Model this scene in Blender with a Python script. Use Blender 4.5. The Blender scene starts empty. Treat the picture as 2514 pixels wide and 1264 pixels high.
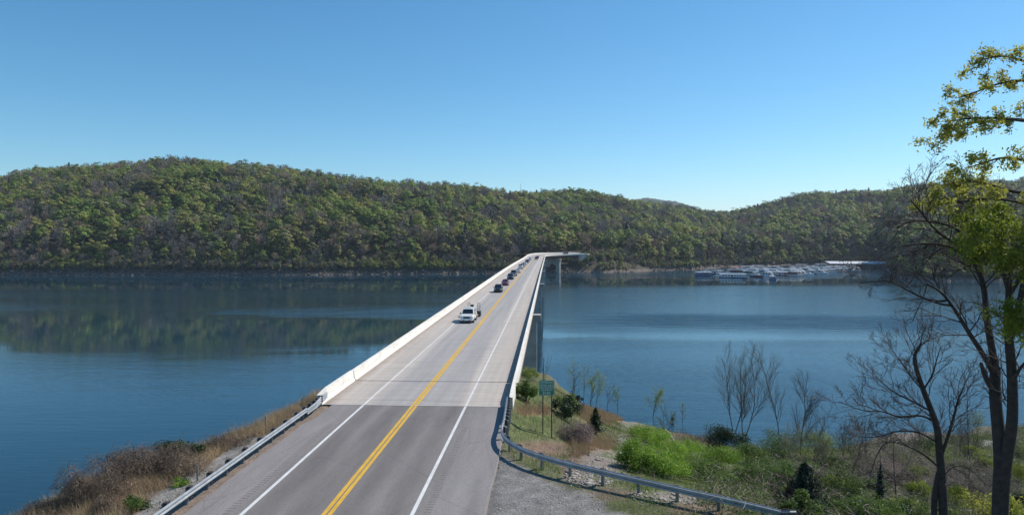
import bpy, math, random
import numpy as np
from mathutils import Vector, Matrix, noise as mnoise
R = math.radians
scene = bpy.context.scene
COL = scene.collection

# ------------------------------------------------------------------ camera, sky, sun, exposure
F = 1700.0; CX = 1257.0; CY = 632.0            # focal length and centre of the photograph in its own pixels
YAW = R(3.03); PITCH = R(-1.52)
CAMP = Vector((0.0, 0.0, 27.5))                # metres above the lake
cam_d = bpy.data.cameras.new('camera'); cam = bpy.data.objects.new('camera', cam_d); COL.objects.link(cam)
cam_d.sensor_width = 36.0; cam_d.lens = 36.0 * F / 2514.0
cam_d.clip_start = 0.5; cam_d.clip_end = 20000
cam.location = CAMP; cam.rotation_euler = (R(90) + PITCH, 0, YAW)
scene.camera = cam
CM = cam.rotation_euler.to_matrix()

SUN_EL = 45.0; SUN_AZ = 57.0                   # azimuth clockwise from +Y
world = bpy.data.worlds.new('World'); scene.world = world; world.use_nodes = True
wn = world.node_tree.nodes; wl = world.node_tree.links; wn.clear()
sky = wn.new('ShaderNodeTexSky'); sky.sky_type = 'NISHITA'; sky.sun_disc = False
sky.sun_elevation = R(SUN_EL); sky.sun_rotation = R(SUN_AZ)
sky.altitude = 300; sky.air_density = 1.0; sky.dust_density = 0.0; sky.ozone_density = 5.0
sep = wn.new('ShaderNodeSeparateColor'); cmb = wn.new('ShaderNodeCombineColor'); wl.new(sky.outputs[0], sep.inputs[0])
SKYS = 0.12
for ch, (k_, g_) in enumerate(((1.04, 1.38), (1.03, 1.08), (1.01, 1.0))):      # clearer, deeper blue than the default air
    m1 = wn.new('ShaderNodeMath'); m1.operation = 'MULTIPLY'; m1.inputs[1].default_value = SKYS
    m2 = wn.new('ShaderNodeMath'); m2.operation = 'POWER'; m2.inputs[1].default_value = g_
    m3 = wn.new('ShaderNodeMath'); m3.operation = 'MULTIPLY'; m3.inputs[1].default_value = k_ / SKYS
    wl.new(sep.outputs[ch], m1.inputs[0]); wl.new(m1.outputs[0], m2.inputs[0]); wl.new(m2.outputs[0], m3.inputs[0]); wl.new(m3.outputs[0], cmb.inputs[ch])
bg = wn.new('ShaderNodeBackground'); bg.inputs['Strength'].default_value = SKYS
wo = wn.new('ShaderNodeOutputWorld')
wl.new(cmb.outputs[0], bg.inputs[0]); wl.new(bg.outputs[0], wo.inputs[0])
sun_d = bpy.data.lights.new('sun', 'SUN'); sun_d.energy = 4.8; sun_d.angle = R(0.55); sun_d.color = (1.0, 0.935, 0.83)
sun = bpy.data.objects.new('sun', sun_d); COL.objects.link(sun)
sdir = Vector((math.sin(R(SUN_AZ)) * math.cos(R(SUN_EL)), math.cos(R(SUN_AZ)) * math.cos(R(SUN_EL)), math.sin(R(SUN_EL))))
sun.rotation_euler = sdir.to_track_quat('Z', 'Y').to_euler(); sun.location = (60, 40, 120)
scene.view_settings.view_transform = 'Standard'; scene.view_settings.look = 'None'
scene.view_settings.exposure = 0.12; scene.view_settings.gamma = 1.0
scene.cycles.max_bounces = 8; scene.cycles.transparent_max_bounces = 8
scene.cycles.diffuse_bounces = 3; scene.cycles.glossy_bounces = 3

# ------------------------------------------------------------------ placing helpers
def ray(px, py):
    return (CM @ Vector(((px - CX) / F, (CY - py) / F, -1.0))).normalized()
def at_y(px, py, Y):
    d = ray(px, py); return CAMP + d * (Y / d.y)
def at_z(px, py, z):
    d = ray(px, py); return CAMP + d * ((z - CAMP.z) / d.z)
CMi = np.array(CM.transposed())
def proj(X, Y, Z):
    p = np.stack([np.asarray(X, float) - CAMP.x, np.asarray(Y, float) - CAMP.y, np.asarray(Z, float) - CAMP.z])
    c = np.tensordot(CMi, p, 1)
    w = np.where(-c[2] < 0.5, 0.5, -c[2])
    return CX + F * c[0] / w, CY - F * c[1] / w, -c[2]
HX = Vector((math.cos(YAW), math.sin(YAW), 0)); HY = Vector((-math.sin(YAW), math.cos(YAW), 0))

def setp(o, label=None, cat=None, group=None, kind=None):
    if label: o['label'] = label
    if cat: o['category'] = cat
    if group: o['group'] = group
    if kind: o['kind'] = kind
    return o
def empty(name, loc=(0, 0, 0), rz=0.0, label=None, cat=None, group=None, kind=None):
    o = bpy.data.objects.new(name, None); COL.objects.link(o); o.location = loc; o.rotation_euler = (0, 0, rz)
    o.empty_display_size = 0.3
    return setp(o, label, cat, group, kind)
def link(name, me, parent=None, loc=None, rz=0.0):
    o = bpy.data.objects.new(name, me); COL.objects.link(o)
    if parent is not None: o.parent = parent
    if loc is not None: o.location = loc; o.rotation_euler = (0, 0, rz)
    return o
def copy_tree(o, parent=None):
    kids = list(o.children)
    c = o.copy(); COL.objects.link(c); c.parent = parent
    for k in kids: copy_tree(k, c)
    return c

class MB:
    def __init__(s): s.v = []; s.f = []
    def add(s, vs, fs):
        b = len(s.v); s.v += [tuple(v) for v in vs]; s.f += [tuple(b + i for i in f) for f in fs]; return s
    def box(s, x0, x1, y0, y1, z0, z1, rot=None, loc=None):
        vs = [Vector((x, y, z)) for z in (z0, z1) for (x, y) in ((x0, y0), (x1, y0), (x1, y1), (x0, y1))]
        if rot is not None: vs = [rot @ v for v in vs]
        if loc is not None: vs = [v + Vector(loc) for v in vs]
        return s.add(vs, [(3, 2, 1, 0), (4, 5, 6, 7), (0, 1, 5, 4), (1, 2, 6, 5), (2, 3, 7, 6), (3, 0, 4, 7)])
    def hexa(s, b, t):   # bottom four, top four, both counter-clockwise
        return s.add(list(b) + list(t), [(3, 2, 1, 0), (4, 5, 6, 7), (0, 1, 5, 4), (1, 2, 6, 5), (2, 3, 7, 6), (3, 0, 4, 7)])
    def tube(s, p0, p1, r0, r1=None, n=8, cap=True):
        r1 = r0 if r1 is None else r1
        p0 = Vector(p0); p1 = Vector(p1); d = (p1 - p0).normalized()
        a = d.orthogonal().normalized(); b = d.cross(a)
        vs = [p + (a * math.cos(2 * math.pi * i / n) + b * math.sin(2 * math.pi * i / n)) * r for p, r in ((p0, r0), (p1, r1)) for i in range(n)]
        fs = [(i, (i + 1) % n, n + (i + 1) % n, n + i) for i in range(n)]
        if cap: fs += [tuple(range(n))[::-1], tuple(range(n, 2 * n))]
        return s.add(vs, fs)
    def loft(s, secs, cap=True):
        n = len(secs[0]); vs = [p for q in secs for p in q]; fs = []
        for k in range(len(secs) - 1):
            for i in range(n):
                j = (i + 1) % n
                fs.append((k * n + i, k * n + j, (k + 1) * n + j, (k + 1) * n + i))
        if cap: fs += [tuple(range(n))[::-1], tuple(range((len(secs) - 1) * n, len(secs) * n))]
        return s.add(vs, fs)
    def strip(s, a, b):   # ribbon between two polylines
        n = len(a); return s.add(list(a) + list(b), [(i, i + 1, n + i + 1, n + i) for i in range(n - 1)])
    def mesh(s, name, m=None, smooth=False):
        me = bpy.data.meshes.new(name); me.from_pydata(s.v, [], s.f)
        if m: me.materials.append(m)
        if smooth: me.polygons.foreach_set('use_smooth', [True] * len(me.polygons))
        me.update(); return me
    def build(s, name, m=None, parent=None, smooth=False, bevel=0):
        o = link(name, s.mesh(name, m, smooth), parent)
        if bevel:
            md = o.modifiers.new('bevel', 'BEVEL'); md.width = bevel; md.segments = 2; md.limit_method = 'ANGLE'
        return o

def np_mesh(name, V, Fq, mats, smooth=False, mi=None, col=None):
    V = np.asarray(V, np.float32); Fq = np.asarray(Fq, np.int32); k = Fq.shape[1]
    me = bpy.data.meshes.new(name)
    me.vertices.add(len(V)); me.vertices.foreach_set('co', V.ravel())
    me.loops.add(Fq.size); me.loops.foreach_set('vertex_index', Fq.ravel())
    me.polygons.add(len(Fq)); me.polygons.foreach_set('loop_start', np.arange(0, Fq.size, k, dtype=np.int32))
    try: me.polygons.foreach_set('loop_total', np.full(len(Fq), k, np.int32))
    except Exception: pass
    for m in (mats if isinstance(mats, (list, tuple)) else [mats]): me.materials.append(m)
    if mi is not None: me.polygons.foreach_set('material_index', np.asarray(mi, np.int32))
    if smooth: me.polygons.foreach_set('use_smooth', np.ones(len(Fq), bool))
    if col is not None:
        ca = me.color_attributes.new('gcol', 'FLOAT_COLOR', 'POINT')
        ca.data.foreach_set('color', np.asarray(col, np.float32).ravel())
    me.update(calc_edges=True); me.validate(); return me

# ------------------------------------------------------------------ materials
def new_mat(name):
    m = bpy.data.materials.new(name); m.use_nodes = True
    nt = m.node_tree; p = nt.nodes['Principled BSDF']; return m, nt, p
def ramp(nt, fac, stops):
    r = nt.nodes.new('ShaderNodeValToRGB'); e = r.color_ramp.elements
    while len(e) < len(stops): e.new(0.5)
    for i, (pos, c) in enumerate(stops):
        e[i].position = pos; e[i].color = (c[0], c[1], c[2], 1) if isinstance(c, (tuple, list)) else (c, c, c, 1)
    nt.links.new(fac, r.inputs[0]); return r.outputs[0]
def noise_node(nt, scale, detail=4, rough=0.55, vec=None, dist=0.0):
    n = nt.nodes.new('ShaderNodeTexNoise'); n.inputs['Scale'].default_value = scale
    n.inputs['Detail'].default_value = detail; n.inputs['Roughness'].default_value = rough; n.inputs['Distortion'].default_value = dist
    if vec is None:
        t = nt.nodes.new('ShaderNodeTexCoord'); vec = t.outputs['Object']
    nt.links.new(vec, n.inputs['Vector']); return n.outputs[0]
def mapping(nt, scale=(1, 1, 1), rot=(0, 0, 0), src='Object'):
    t = nt.nodes.new('ShaderNodeTexCoord'); m = nt.nodes.new('ShaderNodeMapping')
    m.inputs['Scale'].default_value = scale; m.inputs['Rotation'].default_value = rot
    nt.links.new(t.outputs[src], m.inputs[0]); return m.outputs[0]
def mixc(nt, fac, a, b, mode='MIX'):
    m = nt.nodes.new('ShaderNodeMix'); m.data_type = 'RGBA'; m.blend_type = mode
    for sock, val in ((m.inputs[0], fac), (m.inputs[6], a), (m.inputs[7], b)):
        if hasattr(val, 'is_output') or isinstance(val, bpy.types.NodeSocket): nt.links.new(val, sock)
        elif isinstance(val, (tuple, list)): sock.default_value = (*val[:3], 1)
        else: sock.default_value = val
    return m.outputs[2]
def math_n(nt, op, a, b=0.0, clamp=False):
    m = nt.nodes.new('ShaderNodeMath'); m.operation = op; m.use_clamp = clamp
    for s_, v in ((m.inputs[0], a), (m.inputs[1], b)):
        if isinstance(v, bpy.types.NodeSocket): nt.links.new(v, s_)
        else: s_.default_value = v
    return m.outputs[0]
def bump(nt, p, h, dist, strength=1.0):
    b = nt.nodes.new('ShaderNodeBump'); b.inputs['Distance'].default_value = dist; b.inputs['Strength'].default_value = strength
    nt.links.new(h, b.inputs['Height']); nt.links.new(b.outputs[0], p.inputs['Normal']); return b
def mat(name, c, rough=0.6, metal=0.0, var=0.12, scale=3.0, bmp=0.0, coat=0.0, spec=0.5):
    m, nt, p = new_mat(name)
    f = noise_node(nt, scale, 5)
    a = tuple(max(0, x * (1 - var)) for x in c); b = tuple(min(1, x * (1 + var)) for x in c)
    nt.links.new(ramp(nt, f, [(0.3, a), (0.7, b)]), p.inputs['Base Color'])
    p.inputs['Roughness'].default_value = rough; p.inputs['Metallic'].default_value = metal
    p.inputs['Coat Weight'].default_value = coat; p.inputs['Specular IOR Level'].default_value = spec
    if bmp: bump(nt, p, noise_node(nt, scale * 8, 6), bmp)
    return m
def leaf_mat(name, c, var=0.3, trans=0.35, hue=0.02, nscale=0.5, rough=0.55):
    """leaf colour with variation between instances and clumps, plus light passing through the blade"""
    m, nt, p = new_mat(name)
    oi = nt.nodes.new('ShaderNodeObjectInfo'); hsn = nt.nodes.new('ShaderNodeHueSaturation')
    f = noise_node(nt, nscale, 3)
    base = ramp(nt, f, [(0.32, tuple(x * (1 - var) for x in c)), (0.68, tuple(x * (1 + var) for x in c))])
    nt.links.new(base, hsn.inputs['Color'])
    mr = nt.nodes.new('ShaderNodeMapRange'); mr.inputs[3].default_value = 0.5 - hue; mr.inputs[4].default_value = 0.5 + hue
    nt.links.new(oi.outputs['Random'], mr.inputs[0]); nt.links.new(mr.outputs[0], hsn.inputs['Hue'])
    v = math_n(nt, 'FRACT', math_n(nt, 'MULTIPLY', oi.outputs['Random'], 17.3))
    mv = nt.nodes.new('ShaderNodeMapRange'); mv.inputs[3].default_value = 0.85; mv.inputs[4].default_value = 1.35
    nt.links.new(v, mv.inputs[0]); nt.links.new(mv.outputs[0], hsn.inputs['Value'])
    nt.links.new(hsn.outputs[0], p.inputs['Base Color']); p.inputs['Roughness'].default_value = rough
    p.inputs['Specular IOR Level'].default_value = 0.25
    if trans:
        t = nt.nodes.new('ShaderNodeBsdfTranslucent'); nt.links.new(hsn.outputs[0], t.inputs[0])
        mx = nt.nodes.new('ShaderNodeMixShader'); mx.inputs[0].default_value = trans
        out = nt.nodes['Material Output']
        nt.links.new(p.outputs[0], mx.inputs[1]); nt.links.new(t.outputs[0], mx.inputs[2]); nt.links.new(mx.outputs[0], out.inputs[0])
    return m

M = {}
M['bark'] = mat('bark', (0.040, 0.034, 0.030), 0.9, var=0.4, scale=6, bmp=0.02)
M['bark_pale'] = mat('bark_pale', (0.22, 0.19, 0.16), 0.9, var=0.3, scale=6, bmp=0.01)
M['twig'] = mat('twig', (0.065, 0.050, 0.046), 0.9, var=0.3)
M['galv'] = mat('galvanised_steel', (0.36, 0.385, 0.41), 0.5, metal=0.45, var=0.18, scale=2.2, bmp=0.002)
M['post_wood'] = mat('treated_timber', (0.045, 0.04, 0.04), 0.9, var=0.4, scale=9, bmp=0.01)
M['post_steel'] = mat('weathered_steel', (0.20, 0.21, 0.22), 0.55, metal=0.5, var=0.25)
M['yellow'] = mat('yellow_road_paint', (0.62, 0.36, 0.03), 0.6, var=0.12, scale=1.3)
M['white_paint'] = mat('white_road_paint', (0.62, 0.61, 0.60), 0.6, var=0.12, scale=1.6)
M['sign_green'] = mat('sign_green', (0.010, 0.20, 0.135), 0.35, var=0.05)
M['sign_white'] = mat('sign_white', (0.75, 0.78, 0.78), 0.4, var=0.03)
M['dark_metal'] = mat('dark_metal', (0.05, 0.055, 0.06), 0.5, metal=0.4)
M['rubber'] = mat('rubber', (0.018, 0.018, 0.019), 0.85)
M['glass'] = mat('tinted_glass', (0.012, 0.016, 0.024), 0.08, var=0.05, coat=0.6)
M['lamp'] = mat('headlamp_glass', (0.48, 0.52, 0.55), 0.15, var=0.1, coat=0.5)
M['chrome'] = mat('chrome', (0.55, 0.56, 0.58), 0.2, metal=1.0, var=0.05)
M['rust'] = mat('brown_steel', (0.10, 0.045, 0.038), 0.75, var=0.3, scale=0.8)
M['log'] = mat('driftwood', (0.36, 0.30, 0.24), 0.9, var=0.25, scale=4, bmp=0.01)
# ------------------------------------------------------------------ terrain functions
def interp(x, tab): return np.interp(x, [t[0] for t in tab], [t[1] for t in tab])
WATERLINE = [(-1200, 676), (700, 676), (1150, 672), (1380, 670), (1500, 668), (1700, 663), (1800, 657), (1950, 653), (2080, 652), (2168, 654), (2200, 682), (2270, 690), (2514, 692), (3600, 694)]
SKYLINE = [(-1200, 474), (-400, 444), (0, 438), (100, 420), (200, 413), (300, 409), (400, 401), (500, 400), (640, 411), (800, 432), (950, 450), (1100, 452), (1180, 463), (1250, 479), (1300, 478), (1350, 479), (1410, 482), (1500, 494), (1600, 505), (1700, 517), (1790, 527), (1850, 515), (1900, 505), (2000, 481), (2100, 470), (2170, 474), (2270, 468), (2514, 458), (2900, 450), (3600, 455)]
RIDGE = [(-1200, 900), (0, 840), (400, 860), (900, 900), (1200, 930), (1300, 1050), (1700, 1350), (1800, 1400), (1950, 1250), (2514, 1150), (3600, 1150)]
def shoreD(u): return F * 27.5 / (interp(u, WATERLINE) - 587.0)
def ridgeD(u): return interp(u, RIDGE)
def ridgeH(u): return 27.5 + (587.0 - interp(u, SKYLINE)) * ridgeD(u) / F - 23.5
def fbm(x, y, s, o=4, seed=0.0):
    x = np.asarray(x, float); y = np.asarray(y, float); sh = x.shape
    out = [mnoise.fractal(Vector((a / s + seed, b / s + 7.7 * seed, seed)), 1.0, 2.0, o) for a, b in zip(x.ravel(), y.ravel())]
    return np.array(out).reshape(sh)
def hill_z(u, dep, nz=None):
    D = shoreD(u); Rr = ridgeD(u); H = ridgeH(u)
    t = (dep - D) / (Rr - D)
    bank = np.clip((dep - D) / 5.5, -3, 1.0) * 2.6
    tt = np.clip(t, 0, 1)
    up = np.sin(tt * math.pi / 2) ** 0.95 * (H - 2.6)
    over = np.where(t > 1, -(t - 1) * (Rr - D) * 0.18, 0)
    z = np.where(t < 0, bank, bank + up + over)
    if nz is not None: z = z + nz * np.clip(tt * 3, 0, 1) * (1 - 0.75 * np.exp(-((t - 1) / 0.2) ** 2))
    return z
LIFT = []
def lift(X, Y, Z):      # embankment carrying the far end of the road
    X = np.asarray(X, float); Y = np.asarray(Y, float); Z = np.array(Z, float)
    for (x, y, z) in LIFT:
        d = np.hypot(X - x, Y - y); Z = np.maximum(Z, np.where(d < 30, z - .45 - 0.75 * np.maximum(0, d - 8.5), -99))
    return Z
def to_world(u, dep):
    a = (np.asarray(u) - CX) / F * dep
    return HX.x * a + HY.x * dep, HX.y * a + HY.y * dep
def to_ud(X, Y):
    dep = HY.x * X + HY.y * Y; a = HX.x * X + HX.y * Y
    return CX + F * a / dep, dep

# near land, in road axes (road runs along +Y, its deck at 15.44 m)
DZ = 15.44
def yg(X):   # line of the curved guardrail / edge of the gravel apron
    return np.interp(X, [-2.9, -2.75, -2.35, -0.45, 3.0, 6.6, 9.7, 14, 22, 60, 120], [58, 41, 39.3, 36.3, 33.8, 31.7, 29.9, 27, 22, 8, -10])
def shoreY(X): return np.interp(X, [-30, -6, 0, 5, 11, 16, 25, 30, 38, 55, 80, 130], [150, 146, 140, 117, 106, 102, 93, 91, 94, 101, 112, 125])
def shelfX(Y): return np.interp(Y, [-40, 20, 33, 36, 42, 46, 50, 58], [-31, -28, -25.2, -24.4, -21, -19.2, -18.4, -18.1])
def near_z(X, Y, detail=True):
    X = np.asarray(X, float); Y = np.asarray(Y, float)
    g = yg(X); t = (Y - g) / (shoreY(X) - g)
    zf = DZ - 0.12 - 15.35 * np.clip(t, 0, 3) ** 0.93
    zf = np.where(t < 0, DZ - 0.12, zf)
    zs = DZ - 0.1 - 0.62 * np.maximum(0, X + 2.6) - 0.9 * np.maximum(0, Y - 60)
    right = np.maximum(zf, np.where(Y < 90, zs, -99))
    right = np.where(X > -2.6, right, DZ - 0.12)
    # left bank
    se = shelfX(Y)
    zl = DZ - 0.1 - 0.16 * np.clip(-17.2 - X, 0, None) - 0.62 * np.clip(se - X, 0, None)
    z = np.where(X < -17.2, zl, np.where(X < -2.6, DZ - 0.10, right))
    # beyond the abutment the ground under the bridge falls to the spur
    under = np.minimum(DZ - 0.1 - 0.55 * (Y - 58.5), 99)
    spur = DZ - 0.12 - 15.35 * np.clip((Y - 41) / 99.0, 0, 3) ** 0.93 - 0.55 * np.maximum(0, -X - 6)
    z = np.where((Y > 58.5) & (X < -2.6), np.maximum(np.minimum(z, under), spur), z)
    z = np.where((Y > 58.5) & (X < -17.2), np.minimum(z, np.maximum(under, spur)), z)
    return z
_nzc = {}
def near_zn(X, Y):
    X = np.asarray(X, float); Y = np.asarray(Y, float)
    z = near_z(X, Y); n = np.sin(X * 0.31 + 1.3 * np.sin(Y * 0.17)) * np.sin(Y * 0.27 + 1.1 * np.sin(X * 0.21)) * 0.35 + np.sin(X * 1.3 + Y * 0.7) * np.sin(Y * 1.1 - X * 0.4) * 0.08
    flat = (X > -17.6) & (X < -2.6) & (Y < 62)
    off = np.where(X > -2.6, np.clip((Y - yg(X) - 0.5) / 8, 0, 1), np.clip((-17.8 - X) / 4, 0, 1))
    off = np.where(Y > 62, np.maximum(off, 0.5), off)
    return z + np.where(flat, 0, n * off)
def ground_at(px, py):
    d = ray(px, py); t = 12.0
    while t < 260:
        p = CAMP + d * t
        if p.z < float(near_zn(p.x, p.y)) or p.z < 0: break
        t += 0.25
    p = CAMP + d * t; return Vector((p.x, p.y, max(float(near_zn(p.x, p.y)), -0.3)))

# ------------------------------------------------------------------ water
def make_water():
    m, nt, p = new_mat('lake_water')
    p.inputs['Base Color'].default_value = (0.008, 0.038, 0.062, 1)
    p.inputs['IOR'].default_value = 1.36
    tc = nt.nodes.new('ShaderNodeTexCoord'); obj = tc.outputs['Object']
    # calm and breezy patches, drawn out across the lake
    mp = mapping(nt, (0.0022, 0.012, 1), (0, 0, R(3)))
    patch = noise_node(nt, 1.0, 3, 0.5, mp, 0.6)
    sp_ = nt.nodes.new('ShaderNodeSeparateXYZ'); nt.links.new(obj, sp_.inputs[0])
    wind = math_n(nt, 'DIVIDE', math_n(nt, 'SUBTRACT', sp_.outputs[1], 305.0), 85.0)       # open reach where the breeze touches down
    wind = math_n(nt, 'SUBTRACT', 1.0, math_n(nt, 'MULTIPLY', wind, wind), True)
    east = math_n(nt, 'MULTIPLY', math_n(nt, 'ADD', sp_.outputs[0], 30.0), 0.02, True)
    patch = math_n(nt, 'ADD', patch, math_n(nt, 'MULTIPLY', wind, 0.24)); patch = math_n(nt, 'ADD', patch, math_n(nt, 'MULTIPLY', east, 0.24))
    near_ = math_n(nt, 'MULTIPLY', math_n(nt, 'SUBTRACT', 165.0, sp_.outputs[1]), 0.05, True)
    pf = ramp(nt, patch, [(0.58, 0.0), (0.78, 1.0)])
    w1 = noise_node(nt, 1.0, 3, 0.6, mapping(nt, (0.22, 1.0, 1), (0, 0, R(4))))
    w2 = noise_node(nt, 1.0, 2, 0.55, mapping(nt, (1.6, 4.2, 1), (0, 0, R(-5))))
    w3 = noise_node(nt, 1.0, 2, 0.5, mapping(nt, (0.045, 0.16, 1), (0, 0, R(-4))))
    # boat wakes: trains of parallel ripples
    def wake(y0, wdt, wl, rot, x0, x1, amp):
        sx = nt.nodes.new('ShaderNodeSeparateXYZ'); mm = mapping(nt, (1, 1, 1), (0, 0, R(rot))); 
        dn = nt.nodes.new('ShaderNodeTexNoise'); dn.inputs['Scale'].default_value = 0.02; nt.links.new(mm, dn.inputs['Vector'])
        nt.links.new(mm, sx.inputs[0])
        yy = math_n(nt, 'ADD', sx.outputs[1], math_n(nt, 'MULTIPLY', dn.outputs[0], 14.0))
        s = math_n(nt, 'SINE', math_n(nt, 'MULTIPLY', yy, 2 * math.pi / wl))
        e = math_n(nt, 'DIVIDE', math_n(nt, 'SUBTRACT', yy, y0), wdt)
        e = math_n(nt, 'SUBTRACT', 1.0, math_n(nt, 'MULTIPLY', e, e), True)
        xa = math_n(nt, 'MULTIPLY', math_n(nt, 'SUBTRACT', sx.outputs[0], x0), 1 / 30.0, True)
        xb = math_n(nt, 'MULTIPLY', math_n(nt, 'SUBTRACT', x1, sx.outputs[0]), 1 / 30.0, True)
        return math_n(nt, 'MULTIPLY', math_n(nt, 'MULTIPLY', math_n(nt, 'MULTIPLY', s, e), math_n(nt, 'MULTIPLY', xa, xb)), amp)
    k1 = wake(246, 26, 4.4, 2, -2, 280, 0.16)
    k2 = wake(352, 10, 7.0, -1, 5, 300, 0.07)
    k3 = wake(262, 26, 4.4, 0, -150, -14, 0.05)
    k4 = wake(415, 10, 9.0, 6, -380, -30, 0.08)
    k5 = wake(500, 12, 14.0, -2, 30, 330, 0.10)
    amp = math_n(nt, 'ADD', math_n(nt, 'ADD', math_n(nt, 'MULTIPLY', pf, 0.85), 0.045), math_n(nt, 'MULTIPLY', near_, 0.42))
    h = math_n(nt, 'ADD', math_n(nt, 'MULTIPLY', w1, 0.070), math_n(nt, 'MULTIPLY', w2, 0.016))
    h = math_n(nt, 'ADD', h, math_n(nt, 'MULTIPLY', w3, 0.10))
    h = math_n(nt, 'MULTIPLY', h, amp)
    for k in (k1, k2, k3, k4, k5): h = math_n(nt, 'ADD', h, k)
    rr = math_n(nt, 'ADD', math_n(nt, 'ADD', math_n(nt, 'MULTIPLY', pf, 0.07), 0.035), math_n(nt, 'MULTIPLY', math_n(nt, 'MULTIPLY', east, pf), 0.06))
    nt.links.new(rr, p.inputs['Roughness'])
    bump(nt, p, h, 1.0, 1.0)
    mb = MB(); mb.add([(-4000, -300, 0), (4000, -300, 0), (4000, 6000, 0), (-4000, 6000, 0)], [(0, 1, 2, 3)])
    setp(mb.build('lake_water', m), 'calm dark blue-green lake filling the valley', None, None, 'structure')
make_water()

# ------------------------------------------------------------------ far hills
def hills_mat():
    m, nt, p = new_mat('forest_floor')
    geo = nt.nodes.new('ShaderNodeNewGeometry'); sz = nt.nodes.new('ShaderNodeSeparateXYZ'); nt.links.new(geo.outputs['Position'], sz.inputs[0])
    f = noise_node(nt, 0.05, 6)
    litter = ramp(nt, f, [(0.3, (0.035, 0.03, 0.02)), (0.55, (0.075, 0.06, 0.04)), (0.75, (0.05, 0.06, 0.025))])
    rk = noise_node(nt, 0.6, 6, 0.7)
    rock = ramp(nt, rk, [(0.3, (0.055, 0.045, 0.038)), (0.5, (0.13, 0.105, 0.088)), (0.72, (0.25, 0.21, 0.18))])
    k = math_n(nt, 'MULTIPLY', math_n(nt, 'SUBTRACT', 3.3, math_n(nt, 'ADD', sz.outputs[2], math_n(nt, 'MULTIPLY', rk, 1.5))), 1.2, True)
    nt.links.new(mixc(nt, k, litter, rock), p.inputs['Base Color']); p.inputs['Roughness'].default_value = 0.95
    bump(nt, p, rk, 0.5)
    return m
HM = hills_mat()
def far_hills():
    us = np.concatenate([np.arange(-1100, 1330, 22.0), np.arange(1330, 1640, 7.0), np.arange(1640, 3500, 22.0)]); nd = 90
    U = np.repeat(us[:, None], nd, 1)
    t = np.concatenate([[-0.08, -0.03], np.linspace(0, 0.05, 8)[:-1], np.linspace(0.05, 1.5, nd - 9)])[None, :]
    D = shoreD(us)[:, None]; Rr = ridgeD(us)[:, None]
    dep = D + t * (Rr - D)
    X, Y = to_world(U, dep)
    nz = fbm(X, Y, 130.0, 4, 3.1) * 14.0
    Z = hill_z(U, dep, nz)
    Z = Z + np.where((dep - D) > 0, fbm(X, Y, 9.0, 3, 5.0) * 0.5, 0)
    Z = lift(X, Y, Z)
    V = np.stack([X, Y, Z], -1).reshape(-1, 3); nu = len(us)
    i = np.arange(nu - 1)[:, None] * nd + np.arange(nd - 1)[None, :]; i = i.ravel()
    Fq = np.stack([i, i + nd, i + nd + 1, i + 1], -1)
    o = link('hills', np_mesh('hills', V, Fq, HM, True)); setp(o, 'wooded hills rising from the far shore', None, None, 'structure')
    # the pale ridge seen through the gap
    us = np.arange(1050, 2300, 3.0); ht = interp(us, [(1050, 560), (1400, 530), (1480, 508), (1545, 492), (1590, 486), (1625, 492), (1660, 496), (1700, 508), (1760, 535), (1900, 556), (2300, 570)])
    ht = ht + np.array([mnoise.fractal(Vector((u / 9.0, 0, 0)), 1, 2, 4) for u in us]) * 1.5 - np.abs(np.array([mnoise.noise(Vector((u / 3.7, 3, 0))) for u in us])) * 4.0
    rows = []
    for k, (dep_, fr) in enumerate([(2300, 0.0), (2600, 0.55), (2950, 1.0), (3400, 0.75), (4200, 0.0)]):
        X, Y = to_world(us, dep_ + 0 * us); H = (27.5 + (587 - ht) * 2950 / F) * fr
        rows.append(np.stack([X, Y, H], -1))
    V = np.stack(rows, 1).reshape(-1, 3); nd = 5; i = (np.arange(len(us) - 1)[:, None] * nd + np.arange(nd - 1)[None, :]).ravel()
    fm = mat('distant_woods', (0.022, 0.034, 0.02), 0.95, var=0.6, scale=0.03)
    o = link('hills', np_mesh('distant_ridge', V, np.stack([i, i + nd, i + nd + 1, i + 1], -1), fm, True))
    setp(o, 'hazy distant ridge seen through the gap between the hills', None, None, 'structure')

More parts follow.
